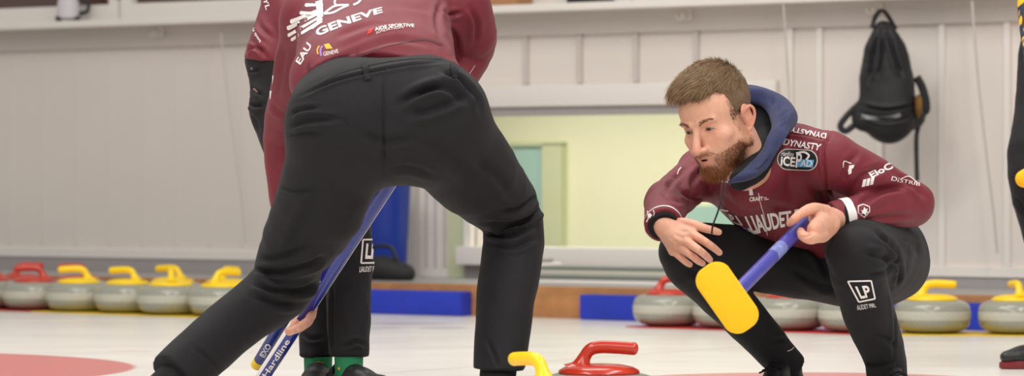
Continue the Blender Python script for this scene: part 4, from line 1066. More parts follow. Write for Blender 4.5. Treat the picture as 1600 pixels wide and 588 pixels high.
    sh = [(1340, 322), (1349, 319), (1359, 323), (1359, 331), (1350, 341), (1340, 333)]; poly_on(B, sh, W, sw, 'shield'); c0 = np.mean(sh, 0); up(poly_on(B, [tuple(c0 + (np.array(p) - c0) * .84) for p in sh], M['maroon'], sw, 'shield_field'))
    leaf = [(1350, 324), (1352, 327), (1355, 326), (1354, 330), (1356, 331), (1352, 334), (1352, 337), (1349, 334), (1345, 334), (1347, 331), (1344, 329), (1348, 329)]; o3 = poly_on(B, leaf, W, sw, 'maple_leaf'); up(o3); up(o3)
    line_on(B, [(1344, 324), (1344, 333)], 1.4, W, sw, 'shield_bar')
    line_on(B, [(1012, 330), (1013, 340), (1010, 347)], 1.4, W, sw, 'cuff_mark'); poly_on(B, [(1013, 336), (1016, 333), (1019, 336), (1015, 342)], W, sw, 'cuff_mark'); line_on(B, [(1021, 329), (1022, 334), (1020, 339)], 1.2, W, sw, 'cuff_mark')
    line_on(B, [(1064, 262), (1060, 267), (1058, 273)], 1.6, W, sw, 'sleeve_print')
    # ---- hood and its black lining
    inn = [(1150, 152, 630), (1168, 157, 630), (1188, 163, 630), (1202, 179, 633), (1205, 200, 638), (1194, 224, 643), (1184, 243, 647), (1171, 259, 650), (1156, 272, 654), (1138, 283, 655)]
    out = [(1150, 146, 624), (1176, 143, 623), (1211, 150, 624), (1237, 167, 627), (1246, 187, 632), (1232, 208, 638), (1213, 229, 642), (1197, 252, 645), (1180, 275, 648), (1139, 288, 654)]
    I_, O_ = spline([A(*q) for q in inn], 8), spline([A(*q) for q in out], 8); V = []; n_ = 28
    for u_, (a_, b_) in enumerate(zip(I_, O_)):
        a_, b_ = np.array(a_), np.array(b_); c_ = (a_ + b_) / 2; e_ = (b_ - a_) / 2; t_ = np.array(O_[min(u_ + 1, len(O_) - 1)] - O_[max(u_ - 1, 0)]); w_ = nrm(np.cross(e_, t_)); w_ = w_ if w_[1] < 0 else -w_
        for k in range(n_):
            th = 2 * math.pi * k / n_; cx, sx = math.cos(th), math.sin(th); th_ = (.024 if sx > 0 else .012) * (min(1, (len(I_) - 1 - u_) / 14) + .08)
            V.append(c_ + e_ * np.sign(cx) * abs(cx) ** .8 + w_ * sx * th_ * (1 + .25 * math.sin(3 * th + u_ * .12)))
    V = np.array(V); m_ = len(I_); Fq = np.array([(i_ * n_ + k, i_ * n_ + (k + 1) % n_, (i_ + 1) * n_ + (k + 1) % n_, (i_ + 1) * n_ + k) for i_ in range(m_ - 1) for k in range(n_)])
    if (normals(V, Fq) * (V - V.mean(0))).sum() < 0: Fq = Fq[:, ::-1]
    V = V + normals(V, Fq) * (.0016 * nz(V, 31, 40))[:, None]
    V = creases(V, Fq, [([(1190, 152), (1212, 163), (1224, 185), (1222, 212), (1204, 243)], 3, .004), ([(1175, 268), (1190, 262), (1204, 244)], 3, .003), ([(1238, 200), (1226, 222), (1200, 262)], 3, .003)])
    hd = mk('hood', V, Fq, M['navy'], o)
    g = bound([(A(1150, 158, 600), .05), (A(1240, 180, 600), .05), (A(1130, 290, 665), .05), (A(1230, 290, 665), .05), (A(1215, 230, 600), .05)], .004)
    g.chain([(A(1168, 168, 627), .026), (A(1186, 178, 627), .028), (A(1193, 205, 630), .032), (A(1192, 235, 636), .034), (A(1178, 264, 641), .034), (A(1156, 282, 648), .026)], k=.02)
    V, Fq = g.mesh(1); mk('hood_lining', V, Fq, M['lining'], hd)
    # drawcord hanging from the hood
    MB().tube(spline([A(1131, 282, 662), A(1130, 300, 664), A(1122, 330, 668), A(1114, 352, 668), A(1112, 366, 668)], 6), [.0022] * 24 + [.003], 8).build('drawcord', M['lining'], hd)
    # ---- trousers
    lo = np.minimum.reduce([pel, knR, anR, anL, knL]) - .18; hi = np.maximum.reduce([pel, hipL, knL, anL]) + .18
    chL = [(hipL, .112), ((hipL + knL) / 2, .100), (knL, .072), (knL * .55 + anL * .45 + np.array([0, .008, 0]), .064), (anL + np.array([-.004, 0, .06]), .050), (anL - np.array([0, 0, .05]), .047)]
    chR = [(hipR, .098), ((hipR + knR) / 2, .084), (knR, .066), (knR * .6 + anR * .4 + np.array([0, .02, -.0]), .062), (anR, .045), (anR + (anR - knR) * .1, .043)]
    def ex(g): g.cone(pel, (hipL + hipR) / 2, .11, .12, k=.05); g.ell(A(1400, 410, 606), (.085, .11, .098), k=.04)
    dl, dr = np.array([0, 0, -1.0]), nrm(anR - knR)
    tr = legs_cloth('trousers', [chL, chR], .0048, M['trouser'], o, [(anL - np.array([0, 0, .035]), dl, .12), (anR + dr * .025, dr, .11)],
        [([(1370, 365), (1392, 385), (1400, 402), (1392, 418)], 5, .008), ([(1395, 400), (1405, 420), (1402, 450)], 4, .006), ([(1408, 372), (1425, 380), (1440, 400)], 6, .004), ([(1395, 412), (1375, 400), (1350, 396)], 6, .005), ([(1396, 410), (1380, 425), (1355, 430)], 5, .004),
         ([(1260, 380), (1280, 400), (1300, 440)], 8, .006), ([(1240, 420), (1270, 440), (1310, 455)], 7, .004), ([(1110, 440), (1090, 430), (1070, 420)], 6, .004), ([(1120, 420), (1150, 440), (1180, 452)], 6, .004), ([(1360, 520), (1385, 530), (1400, 545)], 5, .003), ([(1200, 540), (1225, 530), (1240, 535)], 4, .003), ([(1392, 450), (1398, 500), (1396, 560)], 3, .002)], ex, k=.045, pts=[pel - .12, pel + .12])
    B = bvh(tr)
    fr = [(1325, 440), (1361, 439), (1367, 467), (1342, 472)]
    for i in range(4): line_on(B, [fr[i], tuple((np.array(fr[i]) + fr[(i + 1) % 4]) / 2), fr[(i + 1) % 4]], 2.3, W, tr, 'leg_frame')
    text_on(B, 'LP', [(1345, 467), (1361, 464), (1357, 446), (1336, 448)], W, tr, 'leg_lettering', bold=.03)
    text_on(B, 'AUDET PIRL', [(1340, 485), (1369, 480), (1367, 474), (1338, 477)], W, tr, 'leg_lettering', bold=.0, step=2)
    line_on(B, [(1240, 543), (1236, 547), (1230, 549)], 1.2, M['hook'], tr, 'hem_mark')
    # ---- socks and shoes
    for a_, k_ in ((anL, knL), (anR, knR)): MB().tube([a_ * .8 + k_ * .2, a_, a_ + np.array([0, 0, -.04])], [.038, .038, .04], 20).build('sock', M['blacksock'], o)
    for a_, t_ in ((anL, (.25, -1)), (anR, (-.45, -.9))): shoe(o, a_, t_, M['sole'], ch=.105)
    # ---- his broom: shaft from the grip down to the yellow pad facing the camera
    gp_, dn = A(1262, 345, 652), A(1150, 458, 684); br = empty('curling_broom', (dn[0], dn[1], 0), "yellow-padded curling broom with a violet-blue shaft in the crouching player's fist", 'broom')
    d = nrm(dn - gp_); t0 = gp_ - d * .012
    sh_ = MB().tube([t0, t0 + d * .004, gp_ + d * .06, dn - d * .03, dn + d * .02], [.012, .0155, .0165, .0165, .013], 28).build('shaft', M['shaftv'], br)
    MB().tube([t0 + d * .19, t0 + d * .192, t0 + d * .25], [.0168, .0170, .0168], 28).build('shaft_print', mat('pale_shaft_print', srgb(120, 128, 190), .35, noise=.3, nscale=60), br)
    # pad axes: long axis along the picture diagonal
    pa, pb = A(1114, 434, 690), A(1158, 497, 690); pc = (pa + pb) / 2; X_ = nrm(pb - pa); Nf = nrm(np.array([-.08, -1, .18])); Nf = nrm(Nf - X_ * (Nf @ X_)); Y_ = np.cross(Nf, X_)
    def slab(z0, z1, k, seg=40, L=.086, Wd=.0425, R=.034):
        V = []; rows = [(z0, k - .06), (z0 + .004, k), (z1 - .004, k), (z1, k - .10), (z1, .0)]
        ring = []
        for i in range(seg):
            t = 2 * math.pi * i / seg; c_, s_ = math.cos(t), math.sin(t); ring.append(((L - R) * np.sign(c_) + R * c_, (Wd - R) * np.sign(s_) + R * s_))
        for z, kk in rows:
            for x, y in ring: V.append(pc + X_ * x * kk + Y_ * y * kk + Nf * z)
        Fc = [(i * seg + j, i * seg + (j + 1) % seg, (i + 1) * seg + (j + 1) % seg, (i + 1) * seg + j) for i in range(len(rows) - 1) for j in range(seg)] + [tuple(reversed(range(seg)))]
        return V, Fc
    MB().add(*slab(-.010, .014, 1.0)).build('yellow_pad', M['pad'], br)
    MB().add(*slab(-.024, -.010, .97)).build('broom_head', mat('white_blue_plastic', srgb(60, 90, 170), .3), br)
    MB().tube([pc - Nf * .02, dn - d * .0 - Nf * .02, dn - d * .035], [.018, .017, .0165], 16).build('swivel_joint', M['shaftv'], br)
ROLL = 8
crouching()

# ================================================================ generic head for the players whose faces are turned away or out of frame
_HL = {}
def head_parts(c, f, roll=0, sc=1.0):
    Bs = basis(f, roll); V = place(HEADV, c, Bs, sc); return (V, HEADF, skin_cols(HEADV, beard=False)), Bs
# ================================================================ PERSON 2: the sweeping player in front, back to the camera
def sweeping():
    W = M['white_print']
    hipc = A(600, 190, 664); waist = A(588, 128, 655); upb = A(580, 60, 634); chest = A(585, 20, 618); neckb = A(590, -8, 602)
    shL, shR = A(488, 30, 624), A(712, 15, 615)
    elL, wrL = A(446, 215, 604), A(465, 452, 606)
    elR, wrR = A(728, 88, 610), A(668, 190, 624)
    hipL, kL, aL = A(535, 205, 664), A(440, 450, 650), A(256, 606, 668)
    hipR, kR, aR = A(678, 195, 664), A(802, 345, 642), A(776, 606, 662)
    body, bf = limb_body(None, [[(hipc, .09), (waist, .07), (upb, .07), (chest, .07), (neckb, .045), (A(592, 15, 594), .04)], [(chest, .08), (shL, .048), (elL, .040), (wrL, .028)], [(chest, .08), (shR, .048), (elR, .040), (wrR, .028)],
                                [(hipc, .09), (hipL, .08), (kL, .055), (aL, .036)], [(hipc, .09), (hipR, .08), (kR, .055), (aR, .036)]])
    hp, Bs = head_parts(A(592, 30, 587), (0, .55, -.84))
    s = 602
    def h(x, y, r, ds=0): return (A(x, y, s + ds), r)
    palm = [h(472, 472, .022, -6), h(474, 492, .022, -8), h(470, 503, .020, -8)]
    webs = [(h(476, 480, .018, -4), h(483, 497, .013, -2)), (h(474, 486, .02, -6), h(474, 508, .013, -4))]
    fing = [[h(489, 478, .0110, -4), h(487, 494, .0115, 2), h(476, 507, .0105, 8), h(468, 511, .0085, 9)],
            [h(486, 488, .0115, -3), h(482, 503, .0115, 4), h(470, 511, .0105, 9), h(461, 514, .0088, 9)],
            [h(480, 497, .0110, -3), h(472, 511, .0108, 4), h(461, 516, .0100, 9), h(453, 519, .0088, 9)],
            [h(493, 470, .0085, -4), h(490, 482, .0100, -2), h(484, 497, .0095, 2), h(478, 503, .008, 6)]]
    thumb = [h(464, 500, .013, -4), h(458, 513, .0115, 6), h(451, 518, .0100, 9)]
    V1, F1 = hand_mesh(palm, fing, thumb, webs=webs).mesh(1)
    V2, F2 = hand_mesh([(wrR, .025), (wrR + np.array([-.05, 0, -.03]), .026)], [[(wrR + np.array([-.05 - .02 * (i % 2), -.03 + .02 * i, -.04]), .010), (wrR + np.array([-.09, -.03 + .02 * i, -.05]), .0095), (wrR + np.array([-.095, -.03 + .02 * i, -.075]), .0085)] for i in range(4)], [(wrR + np.array([-.03, -.03, -.03]), .012), (wrR + np.array([-.07, -.05, -.04]), .010)], h=.0022).mesh(1)
    o = person('person', [(body, bf, np.tile(SKIN, (len(body), 1))), hp, (V1, F1, skin_plain(V1, 5)), (V2, F2, skin_plain(V2, 6))], Vector((hipc[0], hipc[1], 0)),
               'person in a maroon jersey bent over sweeping, back to the camera, black-trousered legs wide apart')
    build_hair(o, A(592, 30, 587), Bs, 1.0, dark=True, quiff=False)
    # jersey
    ax_ = nrm(chest - waist); l = nrm(shR - shL); l = nrm(l - ax_ * (l @ ax_)); n = np.cross(l, ax_)
    if n[2] < 0: n = -n
    lo = np.minimum.reduce([waist, shL, elL, wrL, wrR]) - .2; hi = np.maximum.reduce([waist, shL, shR, elR, neckb, chest]) + .2
    g = bound([(q_, .09) for q_ in (shL, shR, elL, elR, wrL, wrR)] + [(waist, .21), (neckb, .08), (chest, .13)], .0048, pad=.03)
    R = np.array([l, n, ax_])
    g.ell(waist - ax_ * .02, (.205, .115, .14), R, k=.03); g.cone(waist + l * .07 + ax_ * .05, chest + l * .09, .125, .10, k=.05); g.cone(waist - l * .07 + ax_ * .05, chest - l * .09, .125, .10, k=.05)
    g.cone(waist + ax_ * .05, chest, .14, .11, k=.05, flat=(n, .9)); g.cone(chest, neckb, .10, .07, k=.05)
    g.cone(chest, shL, .10, .075, k=.05); g.cone(chest, shR, .10, .085, k=.05)
    g.chain([(shL, .078), ((shL + elL) / 2, .066), (elL, .058), ((elL + wrL) / 2, .050), (wrL, .040)], k=.03)
    g.chain([(shR, .088), ((shR + elR) / 2 + l * .012, .080), (elR, .064), (wrR, .045)], k=.03)
    hem = waist - ax_ * .085
    g.cut(hem, -nrm(ax_ + n * .0), .26); g.cut(wrL, nrm(wrL - elL), .08)
    V, Fq = g.mesh(1); V = V + normals(V, Fq) * (.0022 * nz(V, 41, 15) + .0008 * nz(V, 42, 46))[:, None]
    V = creases(V, Fq, [([(466, 150), (500, 110), (560, 80), (620, 62), (680, 72)], 6, .003), ([(690, 60), (682, 30), (690, 0)], 5, .008), ([(680, 10), (700, 22), (722, 20)], 4, .006), ([(697, 40), (712, 60), (715, 90)], 6, .006), ([(735, 10), (745, 40), (742, 70)], 5, .004),
                        ([(445, 70), (438, 110), (432, 150)], 6, .005), ([(560, 18), (620, 8), (680, 18)], 7, .004), ([(520, 60), (580, 38), (650, 30)], 7, .003), ([(450, 60), (470, 30), (495, 10)], 5, .003), ([(425, 160), (435, 175), (450, 180)], 5, .003), ([(690, 95), (705, 105), (722, 108)], 4, .004)])
    sw = mk('jersey', V, Fq, M['maroon'], o); B = bvh(sw)
    text_on(B, 'GENEVE', [(496, 58), (545, 38), (598, 20), (597, 11), (541, 27), (492, 46)], W, sw, 'back_lettering', bold=.03)
    text_on(B, 'EAU', [(470, 102), (488, 72), (480, 66), (462, 96)], W, sw, 'back_lettering', bold=.02)
    fan = [((503, 14), (455, 34), 7), ((505, 18), (450, 44), 7), ((505, 24), (451, 55), 6), ((504, 30), (456, 62), 5), ((502, 22), (470, 20), 6), ((505, 8), (478, 8), 6), ((504, 34), (472, 52), 4), ((500, 36), (488, 44), 4)]
    for (x0, y0), (x1, y1), wd in fan:
        d = np.array([x1 - x0, y1 - y0], float); d /= np.linalg.norm(d); q = np.array([-d[1], d[0]]) * wd / 2
        poly_on(B, [(x0 + q[0] * .5, y0 + q[1] * .5), ((x0 + x1) / 2 + q[0] * .7, (y0 + y1) / 2 + q[1] * .7), (x1 + q[0] * .9, y1 + q[1] * .9), (x1 - q[0] * .3 + d[0] * 2, y1 - q[1] * .3 + d[1] * 2), (x1 - q[0], y1 - q[1]), (x0 - q[0] * .5, y0 - q[1] * .5)], W, sw, 'emblem_feather')
    poly_on(B, [(493, 3), (504, 0), (505, 20), (502, 36), (495, 38), (496, 20)], W, sw, 'emblem_body')
    for pl in ([(506, 22), (516, 14), (526, 9), (545, 8)], [(506, 22), (520, 20), (534, 13), (545, 8)], [(527, 10), (523, 5), (524, 0)], [(552, 8), (560, 4), (566, -3)]): line_on(B, pl, 3, W, sw, 'emblem_line')
    poly_on(B, [(506, 70), (514, 68), (520, 76), (510, 77)], M['yellow_print'], sw, 'round_logo'); line_on(B, [(504, 72), (501, 78), (502, 88)], 3, M['violet_print'], sw, 'round_logo'); line_on(B, [(499, 72), (496, 78), (497, 85)], 2, M['yellow_print'], sw, 'round_logo')
    text_on(B, 'GENEVE', [(506, 88), (529, 83), (528, 77), (505, 82)], W, sw, bold=.0)
    poly_on(B, [(573, 55), (577, 46), (584, 43), (580, 51)], M['red_print'], sw, 'sponsor_mark'); text_on(B, 'AIDE SPORTIVE', [(586, 49), (616, 43), (647, 43), (647, 38), (615, 38), (585, 44)], W, sw, bold=.02); text_on(B, 'FONDATION', [(588, 54), (606, 48), (630, 44.5), (630, 42), (606, 44), (588, 50)], W, sw, bold=-.0, step=2)
    line_on(B, [(548, 92), (575, 82), (600, 72), (630, 66), (665, 62), (690, 70)], 3.5, M['dark_print'], sw, 'skyline_print'); poly_on(B, [(556, 86), (559, 76), (563, 85)], M['dark_print'], sw, 'skyline_print'); poly_on(B, [(479, 108), (482, 95), (487, 112)], M['dark_print'], sw, 'skyline_print')
    poly_on(B, [(424, 118), (428, 118), (423, 155), (418, 155)], W, sw, 'sleeve_stripe')
    # trousers
    lo = np.minimum.reduce([hipc, kL, aL, aR]) - .22; hi = np.maximum.reduce([waist, hipR, kR, aR, kL]) + .22
    chL = [(hipL, .120), (A(500, 320, 658), .110), (A(457, 400, 652), .084), (kL, .078), (kL * .55 + aL * .45 + np.array([-.006, 0, .006]), .069), (aL, .061), (aL * 1.06 - kL * .06, .060)]
    chR = [(hipR, .122), ((hipR + kR) / 2, .108), (kR, .0745), (kR * .55 + aR * .45 + np.array([.0, -.01, 0]), .072), (aR * .9 + kR * .1, .060), (aR, .059)]
    def ex(g):
        wd = hipc - waist; g.ell(hipc, (.205, .135, .15), k=.06); g.cone(waist - l * .085 + np.array([0, 0, -.02]), hipL + np.array([-.0, 0, .03]), .105, .115, k=.05); g.cone(waist + l * .085 + np.array([0, 0, -.02]), hipR + np.array([.0, 0, .03]), .105, .115, k=.05)
        g.cone(hipL, hipR, .11, .11, k=.05)
        g.cut(waist + ax_ * .01 + n * .05, nrm(ax_ * .9 + n * .35), .30)
    dl, dr = nrm(aL - kL), np.array([-.03, 0, -1.0])
    hl = A(273, 590, 667)
    tr = legs_cloth('trousers', [chL, chR], .005, M['trouser'], o, [(hl, dl, .12), (A(777, 578, 661), dr, .12)],
        [([(470, 150), (520, 128), (575, 114), (640, 102), (700, 96)], 3, .004), ([(700, 118), (722, 128), (742, 150), (750, 175)], 5, .007), ([(640, 150), (690, 138), (728, 160)], 7, .006), ([(560, 205), (600, 222), (650, 215)], 9, .004), ([(455, 180), (470, 172), (500, 168)], 4, .004), ([(600, 110), (598, 180), (602, 280)], 3, .004), ([(620, 165), (655, 145), (700, 130)], 7, .006), ([(640, 180), (680, 170), (730, 150)], 8, .006), ([(690, 110), (715, 125), (735, 150)], 6, .006), ([(450, 200), (480, 190), (530, 186)], 6, .005), ([(445, 215), (475, 208), (510, 212)], 5, .003), ([(430, 290), (460, 300), (500, 298)], 5, .003),
         ([(395, 420), (430, 425), (480, 415), (510, 400)], 6, .008), ([(393, 440), (425, 455), (470, 455), (500, 440)], 6, .008), ([(400, 405), (440, 402), (490, 380)], 6, .005), ([(395, 462), (430, 475), (465, 475)], 6, .006),
         ([(758, 350), (790, 352), (825, 342), (850, 318)], 6, .009), ([(758, 362), (795, 370), (835, 352)], 6, .007), ([(780, 330), (815, 325), (846, 300)], 6, .006), ([(765, 380), (800, 388), (840, 372)], 5, .004), ([(740, 250), (775, 275), (800, 310)], 9, .003), ([(500, 300), (470, 350), (450, 400)], 9, .003),
         ([(300, 540), (330, 565), (350, 590)], 5, .003), ([(760, 530), (772, 555), (780, 576)], 4, .003), ([(640, 215), (700, 240), (740, 285)], 10, .003), ([(610, 265), (640, 262), (680, 275)], 6, .003)], ex, k=.05, ns=(.0026, 14), seed=5, pts=[hipc - .22, hipc + .22, waist + .15, waist - .15])
    B = bvh(tr)
    # waistband with belt loops, back yoke seam
    line_on(B, [(505, 128), (540, 112), (600, 98), (650, 92), (690, 93)], 1.0, M['lining'], tr, 'waistband_seam')
    for x, y in ((570, 102), (707, 98)):
        poly_on(B, [(x - 5, y - 2), (x + 4, y - 3), (x + 10, y + 23), (x, y + 25)], M['trouser'], tr, 'belt_loop', off=.005)
    line_on(B, [(470, 184), (500, 178), (536, 186), (545, 196)], 1.0, M['lining'], tr, 'pocket_seam')
    for a_, k_, c_ in ((aL, kL, 1), (aR, kR, 1)): MB().tube([a_ * .85 + k_ * .15, a_, a_ + np.array([0, 0, -.035])], [.044, .043, .042], 24).build('sock', M['blacksock'], o)
    shoe(o, (aL[0], aL[1], .1), (-.25, 1), M['sole']); shoe(o, (aR[0], aR[1], .1), (.25, 1), M['sole'])
    # broom
    top, bot = A(702, 143, 630), A(396, 612, 592)
    d = nrm(top - bot); br = empty('curling_broom', (bot[0], bot[1], 0), 'long blue curling broom held between the legs of the sweeping player', 'broom')
    tb = MB().tube([bot, bot + d * .02, bot + (top - bot) * .5, top], [.016, .0185, .0185, .0185], 28).build('shaft', M['shaft'], br)
    side = nrm(np.cross(d, np.array([0, 1, 0]))); side = -side if side[0] > 0 else side; tow = nrm(np.cross(side, d)); tow = tow if tow[1] < 0 else -tow
    # white stripe along the shaft's left side and white print near the foot
    V = []; k = 14
    for i in range(2):
        c_ = bot + d * (.03 if i == 0 else .42)
        for j in range(k): a_ = math.radians(12 + 50 * j / (k - 1)); V.append(c_ + (side * math.cos(a_) + tow * math.sin(a_)) * .0192)
    mk('white_stripe', V, [(j, j + 1, k + j + 1, k + j) for j in range(k - 1)], W, br)
    V = []
    for i in range(2):
        c_ = bot + d * (.10 if i == 0 else 1.2)
        for j in range(5): a_ = math.radians(158 + 12 * j / 4); V.append(c_ + (side * math.cos(a_) + tow * math.sin(a_)) * .0192)
    mk('silver_stripe', V, [(j, j + 1, 5 + j + 1, 5 + j) for j in range(4)], M['hook'], br)
    Bb = bvh(tb); 
    pb = [(bot + d * t_) for t_ in (.06, .20)]; q0, q1 = [tuple(float(c) for c in np.array(pix(np.array([p])))[:, 0]) for p in pb]
    dd = np.array(q1) - q0; nn = np.array([-dd[1], dd[0]]) / np.linalg.norm(dd) * 5
    text_on(Bb, 'Hardline', [tuple(np.array(q0) + nn * 1.1), tuple(np.array(q1) + nn * 1.1), tuple(np.array(q1) - nn * .6), tuple(np.array(q0) - nn * .6)], W, br, 'shaft_lettering', bold=.02)
    hv = nrm(np.array([1, .25, 0])); hw = np.array([-hv[1], hv[0], 0])
    def hull(z0, z1, kx, ky):
        V = []; seg = 36
        for z, s_ in ((z0, .96), (z0 + .006, 1), (z1 - .008, .92), (z1, .6)):
            for i in range(seg):
                t = 2 * math.pi * i / seg; V.append(np.array([bot[0], bot[1], 0]) + hv * kx * s_ * math.cos(t) * (1 + .0) + hw * ky * s_ * math.sin(t) + np.array([0, 0, z]))
        return V, [(i * seg + j, i * seg + (j + 1) % seg, (i + 1) * seg + (j + 1) % seg, (i + 1) * seg + j) for i in range(3) for j in range(seg)] + [tuple(reversed(range(seg))), tuple(3 * seg + j for j in range(seg))]
    MB().add(*hull(.016, .052, .10, .040)).build('broom_head', M['bluefoam'], br); MB().add(*hull(.001, .018, .096, .038)).build('sweeping_pad', M['pad'], br)
sweeping()

# ================================================================ PERSON 3: the second sweeper standing behind, feet in green socks
def standing():
    W = M['white_print']
    hipc = A(464, 150, 564); waist = A(455, 96, 562); chest = A(500, -45, 556); neckb = A(520, -80, 556)
    shL, shR = A(560, -60, 562), A(432, -45, 556); elL, wrL = A(590, 60, 545), A(520, 110, 540); elR, wrR = A(505, 130, 580), A(532, 262, 612)
    # left leg on the right of the picture
    hipL, kL, aL = A(490, 170, 570), A(546, 375, 590), A(545, 590, 597)
    hipR, kR, aR = A(443, 175, 566), A(500, 375, 580), A(497, 590, 590)
    body, bf = limb_body(None, [[(hipc, .10), (waist, .10), (chest, .11), (neckb, .055), (A(532, -105, 558), .05)], [(chest, .08), (shL, .046), (elL, .036), (wrL, .028)], [(chest, .08), (shR, .046), (elR, .036), (wrR, .028)], [(hipc, .09), (hipL, .07), (kL, .046), (aL, .034)], [(hipc, .09), (hipR, .07), (kR, .046), (aR, .034)]])
    hc = A(545, -135, 562); hp, Bs = head_parts(hc, (.55, -.45, -.7))
    def hand(w, e, sd, h=.0022):
        d = nrm(w - e); u = nrm(np.cross(d, [0, 1, 0])); v = np.cross(d, u)
        palm = [(w, .024), (w + d * .04, .026), (w + d * .07, .026)]
        fg = [[(w + d * .075 + v * (i - 1.5) * .019, .0105), (w + d * .11 + v * (i - 1.5) * .019 + u * .008, .0095), (w + d * .115 + v * (i - 1.5) * .018 + u * .030, .0085), (w + d * .095 + v * (i - 1.5) * .018 + u * .036, .0080)] for i in range(4)]
        return hand_mesh(palm, fg, [(w + d * .02 + v * .025 * sd, .013), (w + d * .05 + v * .042 * sd + u * .012, .011), (w + d * .075 + v * .044 * sd + u * .022, .009)], h=h).mesh(1)
    h1, h2 = hand(wrL, elL, 1), hand(wrR, elR, -1)
    o = person('person', [(body, bf, np.tile(SKIN, (len(body), 1))), hp, (*h1, skin_plain(h1[0], 7)), (*h2, skin_plain(h2[0], 8))], Vector((aL[0], aL[1], 0)),
               'person standing behind the sweeping player in a maroon jersey, black trousers and green socks')
    build_hair(o, hc, Bs, 1.0, dark=True, quiff=False)
    ax_ = nrm(chest - waist); l = nrm(shL - shR)
    lo = np.minimum.reduce([waist, shR, elR, wrR]) - .2; hi = np.maximum.reduce([shL, elL, neckb, wrL]) + .2; g = bound([(q_, .08) for q_ in (shL, shR, elL, elR, wrL, wrR)] + [(waist, .15), (neckb, .08), (chest, .14)], .006, pad=.03)
    g.cone(waist - ax_ * .02, chest, .128, .13, k=.04); g.cone(chest, neckb, .11, .07, k=.05); g.cone(chest, shL, .1, .07, k=.05); g.cone(chest, shR, .1, .07, k=.05)
    g.chain([(shL, .068), (elL, .055), (wrL, .040)], k=.03); g.chain([(shR, .066), ((shR + elR) / 2, .054), (elR, .050), (wrR, .040)], k=.02)
    g.cut(waist - np.array([0, 0, .012]), (-.15, 0, -1), .24)
    V, Fq = g.mesh(1); V = V + normals(V, Fq) * (.0022 * nz(V, 51, 15))[:, None]
    V = creases(V, Fq, [([(380, 85), (395, 75), (412, 80)], 4, .006), ([(385, 55), (400, 70), (420, 95)], 5, .004), ([(400, 20), (405, 40), (425, 60)], 5, .004)])
    sw = mk('jersey', V, Fq, M['maroon'], o); B = bvh(sw)
    text_on(B, 'Aide sport', [(388, 38), (405, 68), (409, 64), (393, 35)], W, sw, bold=.02, step=2); poly_on(B, [(388, 33), (391, 27), (394, 33), (390, 36)], M['red_print'], sw, 'sponsor_mark'); text_on(B, 'YL', [(411, -2), (416, 16), (423, 14), (418, -4)], W, sw, bold=.02)
    lo = np.minimum.reduce([hipR, aR, kR]) - .2; hi = np.maximum.reduce([waist, hipL, kL, aL]) + .2
    chL = [(hipL, .100), ((hipL + kL) / 2, .084), (kL, .062), (kL * .5 + aL * .5, .058), (aL + np.array([0,0,.03]), .050)]; chR = [(hipR, .092), ((hipR + kR) / 2, .078), (kR, .062), (kR * .5 + aR * .5, .056), (aR + np.array([0,0,.03]), .050)]
    def ex(g): g.cone(waist + np.array([0, 0, .01]), hipc, .128, .118, k=.04); g.cut(waist + np.array([0, 0, .01]), (0, 0, 1), .24)
    tr = legs_cloth('trousers', [chL, chR], .0055, M['trouser'], o, [(A(545, 557, 597), (.0, 0, -1.0), .12), (A(497, 559, 590), (0, 0, -1.0), .12)],
        [([(378, 130), (395, 140), (410, 150)], 4, .006), ([(380, 155), (395, 165), (412, 165)], 4, .006), ([(376, 110), (390, 112), (410, 108)], 3, .005), ([(388, 180), (398, 190), (405, 205)], 4, .004), ([(520, 440), (519, 500), (520, 550)], 2.5, .004), ([(535, 545), (555, 535), (572, 540)], 4, .004), ([(470, 520), (485, 530), (505, 528)], 4, .003)], ex, k=.03, ns=(.003, 18), seed=8, pts=[waist - .14, waist + .14])
    B = bvh(tr)
    fr = [(567, 375), (585, 374.5), (584.5, 411), (564, 411.5)]
    for a_, b_ in ((0, 1), (3, 2), (0, 3)): line_on(B, [fr[a_], tuple((np.array(fr[a_]) + fr[b_]) / 2), fr[b_]], 2.6, W, tr, 'leg_frame')
    text_on(B, 'LP', [(570, 405), (588, 405), (590, 381), (572, 381)], W, tr, 'leg_lettering', bold=.04, step=2); text_on(B, 'LIAUDET PIRL', [(561, 426), (590, 424), (591, 416), (562, 417)], W, tr, 'leg_lettering', bold=.01, step=2)
    poly_on(B, [(391, 107), (395, 106), (394, 109)], W, tr, 'stud')
    for a_, k_ in ((aL, kL), (aR, kR)):
        sk = MB().tube([a_ + np.array([0, 0, .055]), a_ + np.array([0, 0, .02]), a_ + np.array([0, -.004, -.02]), a_ + np.array([0, -.01, -.04])], [.038, .037, .040, .042], 28).build('sock', M['greensock'], o)
        Bk = bvh(sk); px_, py_ = [float(v[0]) for v in pix(np.array([a_ + np.array([0, -.04, .035])]))]
        for dx, dy, w_, h_ in ((2, -3, 8, 1.8), (2, -2, 4, 3.4)) if a_ is aR else ((-14, 6, 2, 2.4),): poly_on(Bk, [(px_ + dx + w_ * math.cos(t), py_ + dy + h_ * math.sin(t)) for t in np.linspace(0, 6.28, 13)[:-1]], M['yellow_print'], sk, 'sock_pattern', step=3)
    shoe(o, (aL[0], aL[1], .1), (.55, -.8), M['sole']); shoe(o, (aR[0], aR[1], .1), (-.05, -1), M['sole'])
    # second broom, lower end only in view
    a_, b_ = A(400, 573, 585), A(558, 310, 617); d = nrm(b_ - a_); br = empty('curling_broom', (a_[0], a_[1], 0), "navy curling broom with a yellow end band, beside the sweeping player's broom", 'broom')
    tb = MB().tube([a_ + d * .028, a_ + (b_ - a_) * .5, a_ + (b_ - a_) * .95], [.0155] * 3, 24).build('shaft', mat('navy_shaft', srgb(24, 48, 120), .3, coat=.3), br)
    MB().tube([a_, a_ + d * .003, a_ + d * .028], [.013, .0160, .0160], 24).build('end_band', M['yel'], br)
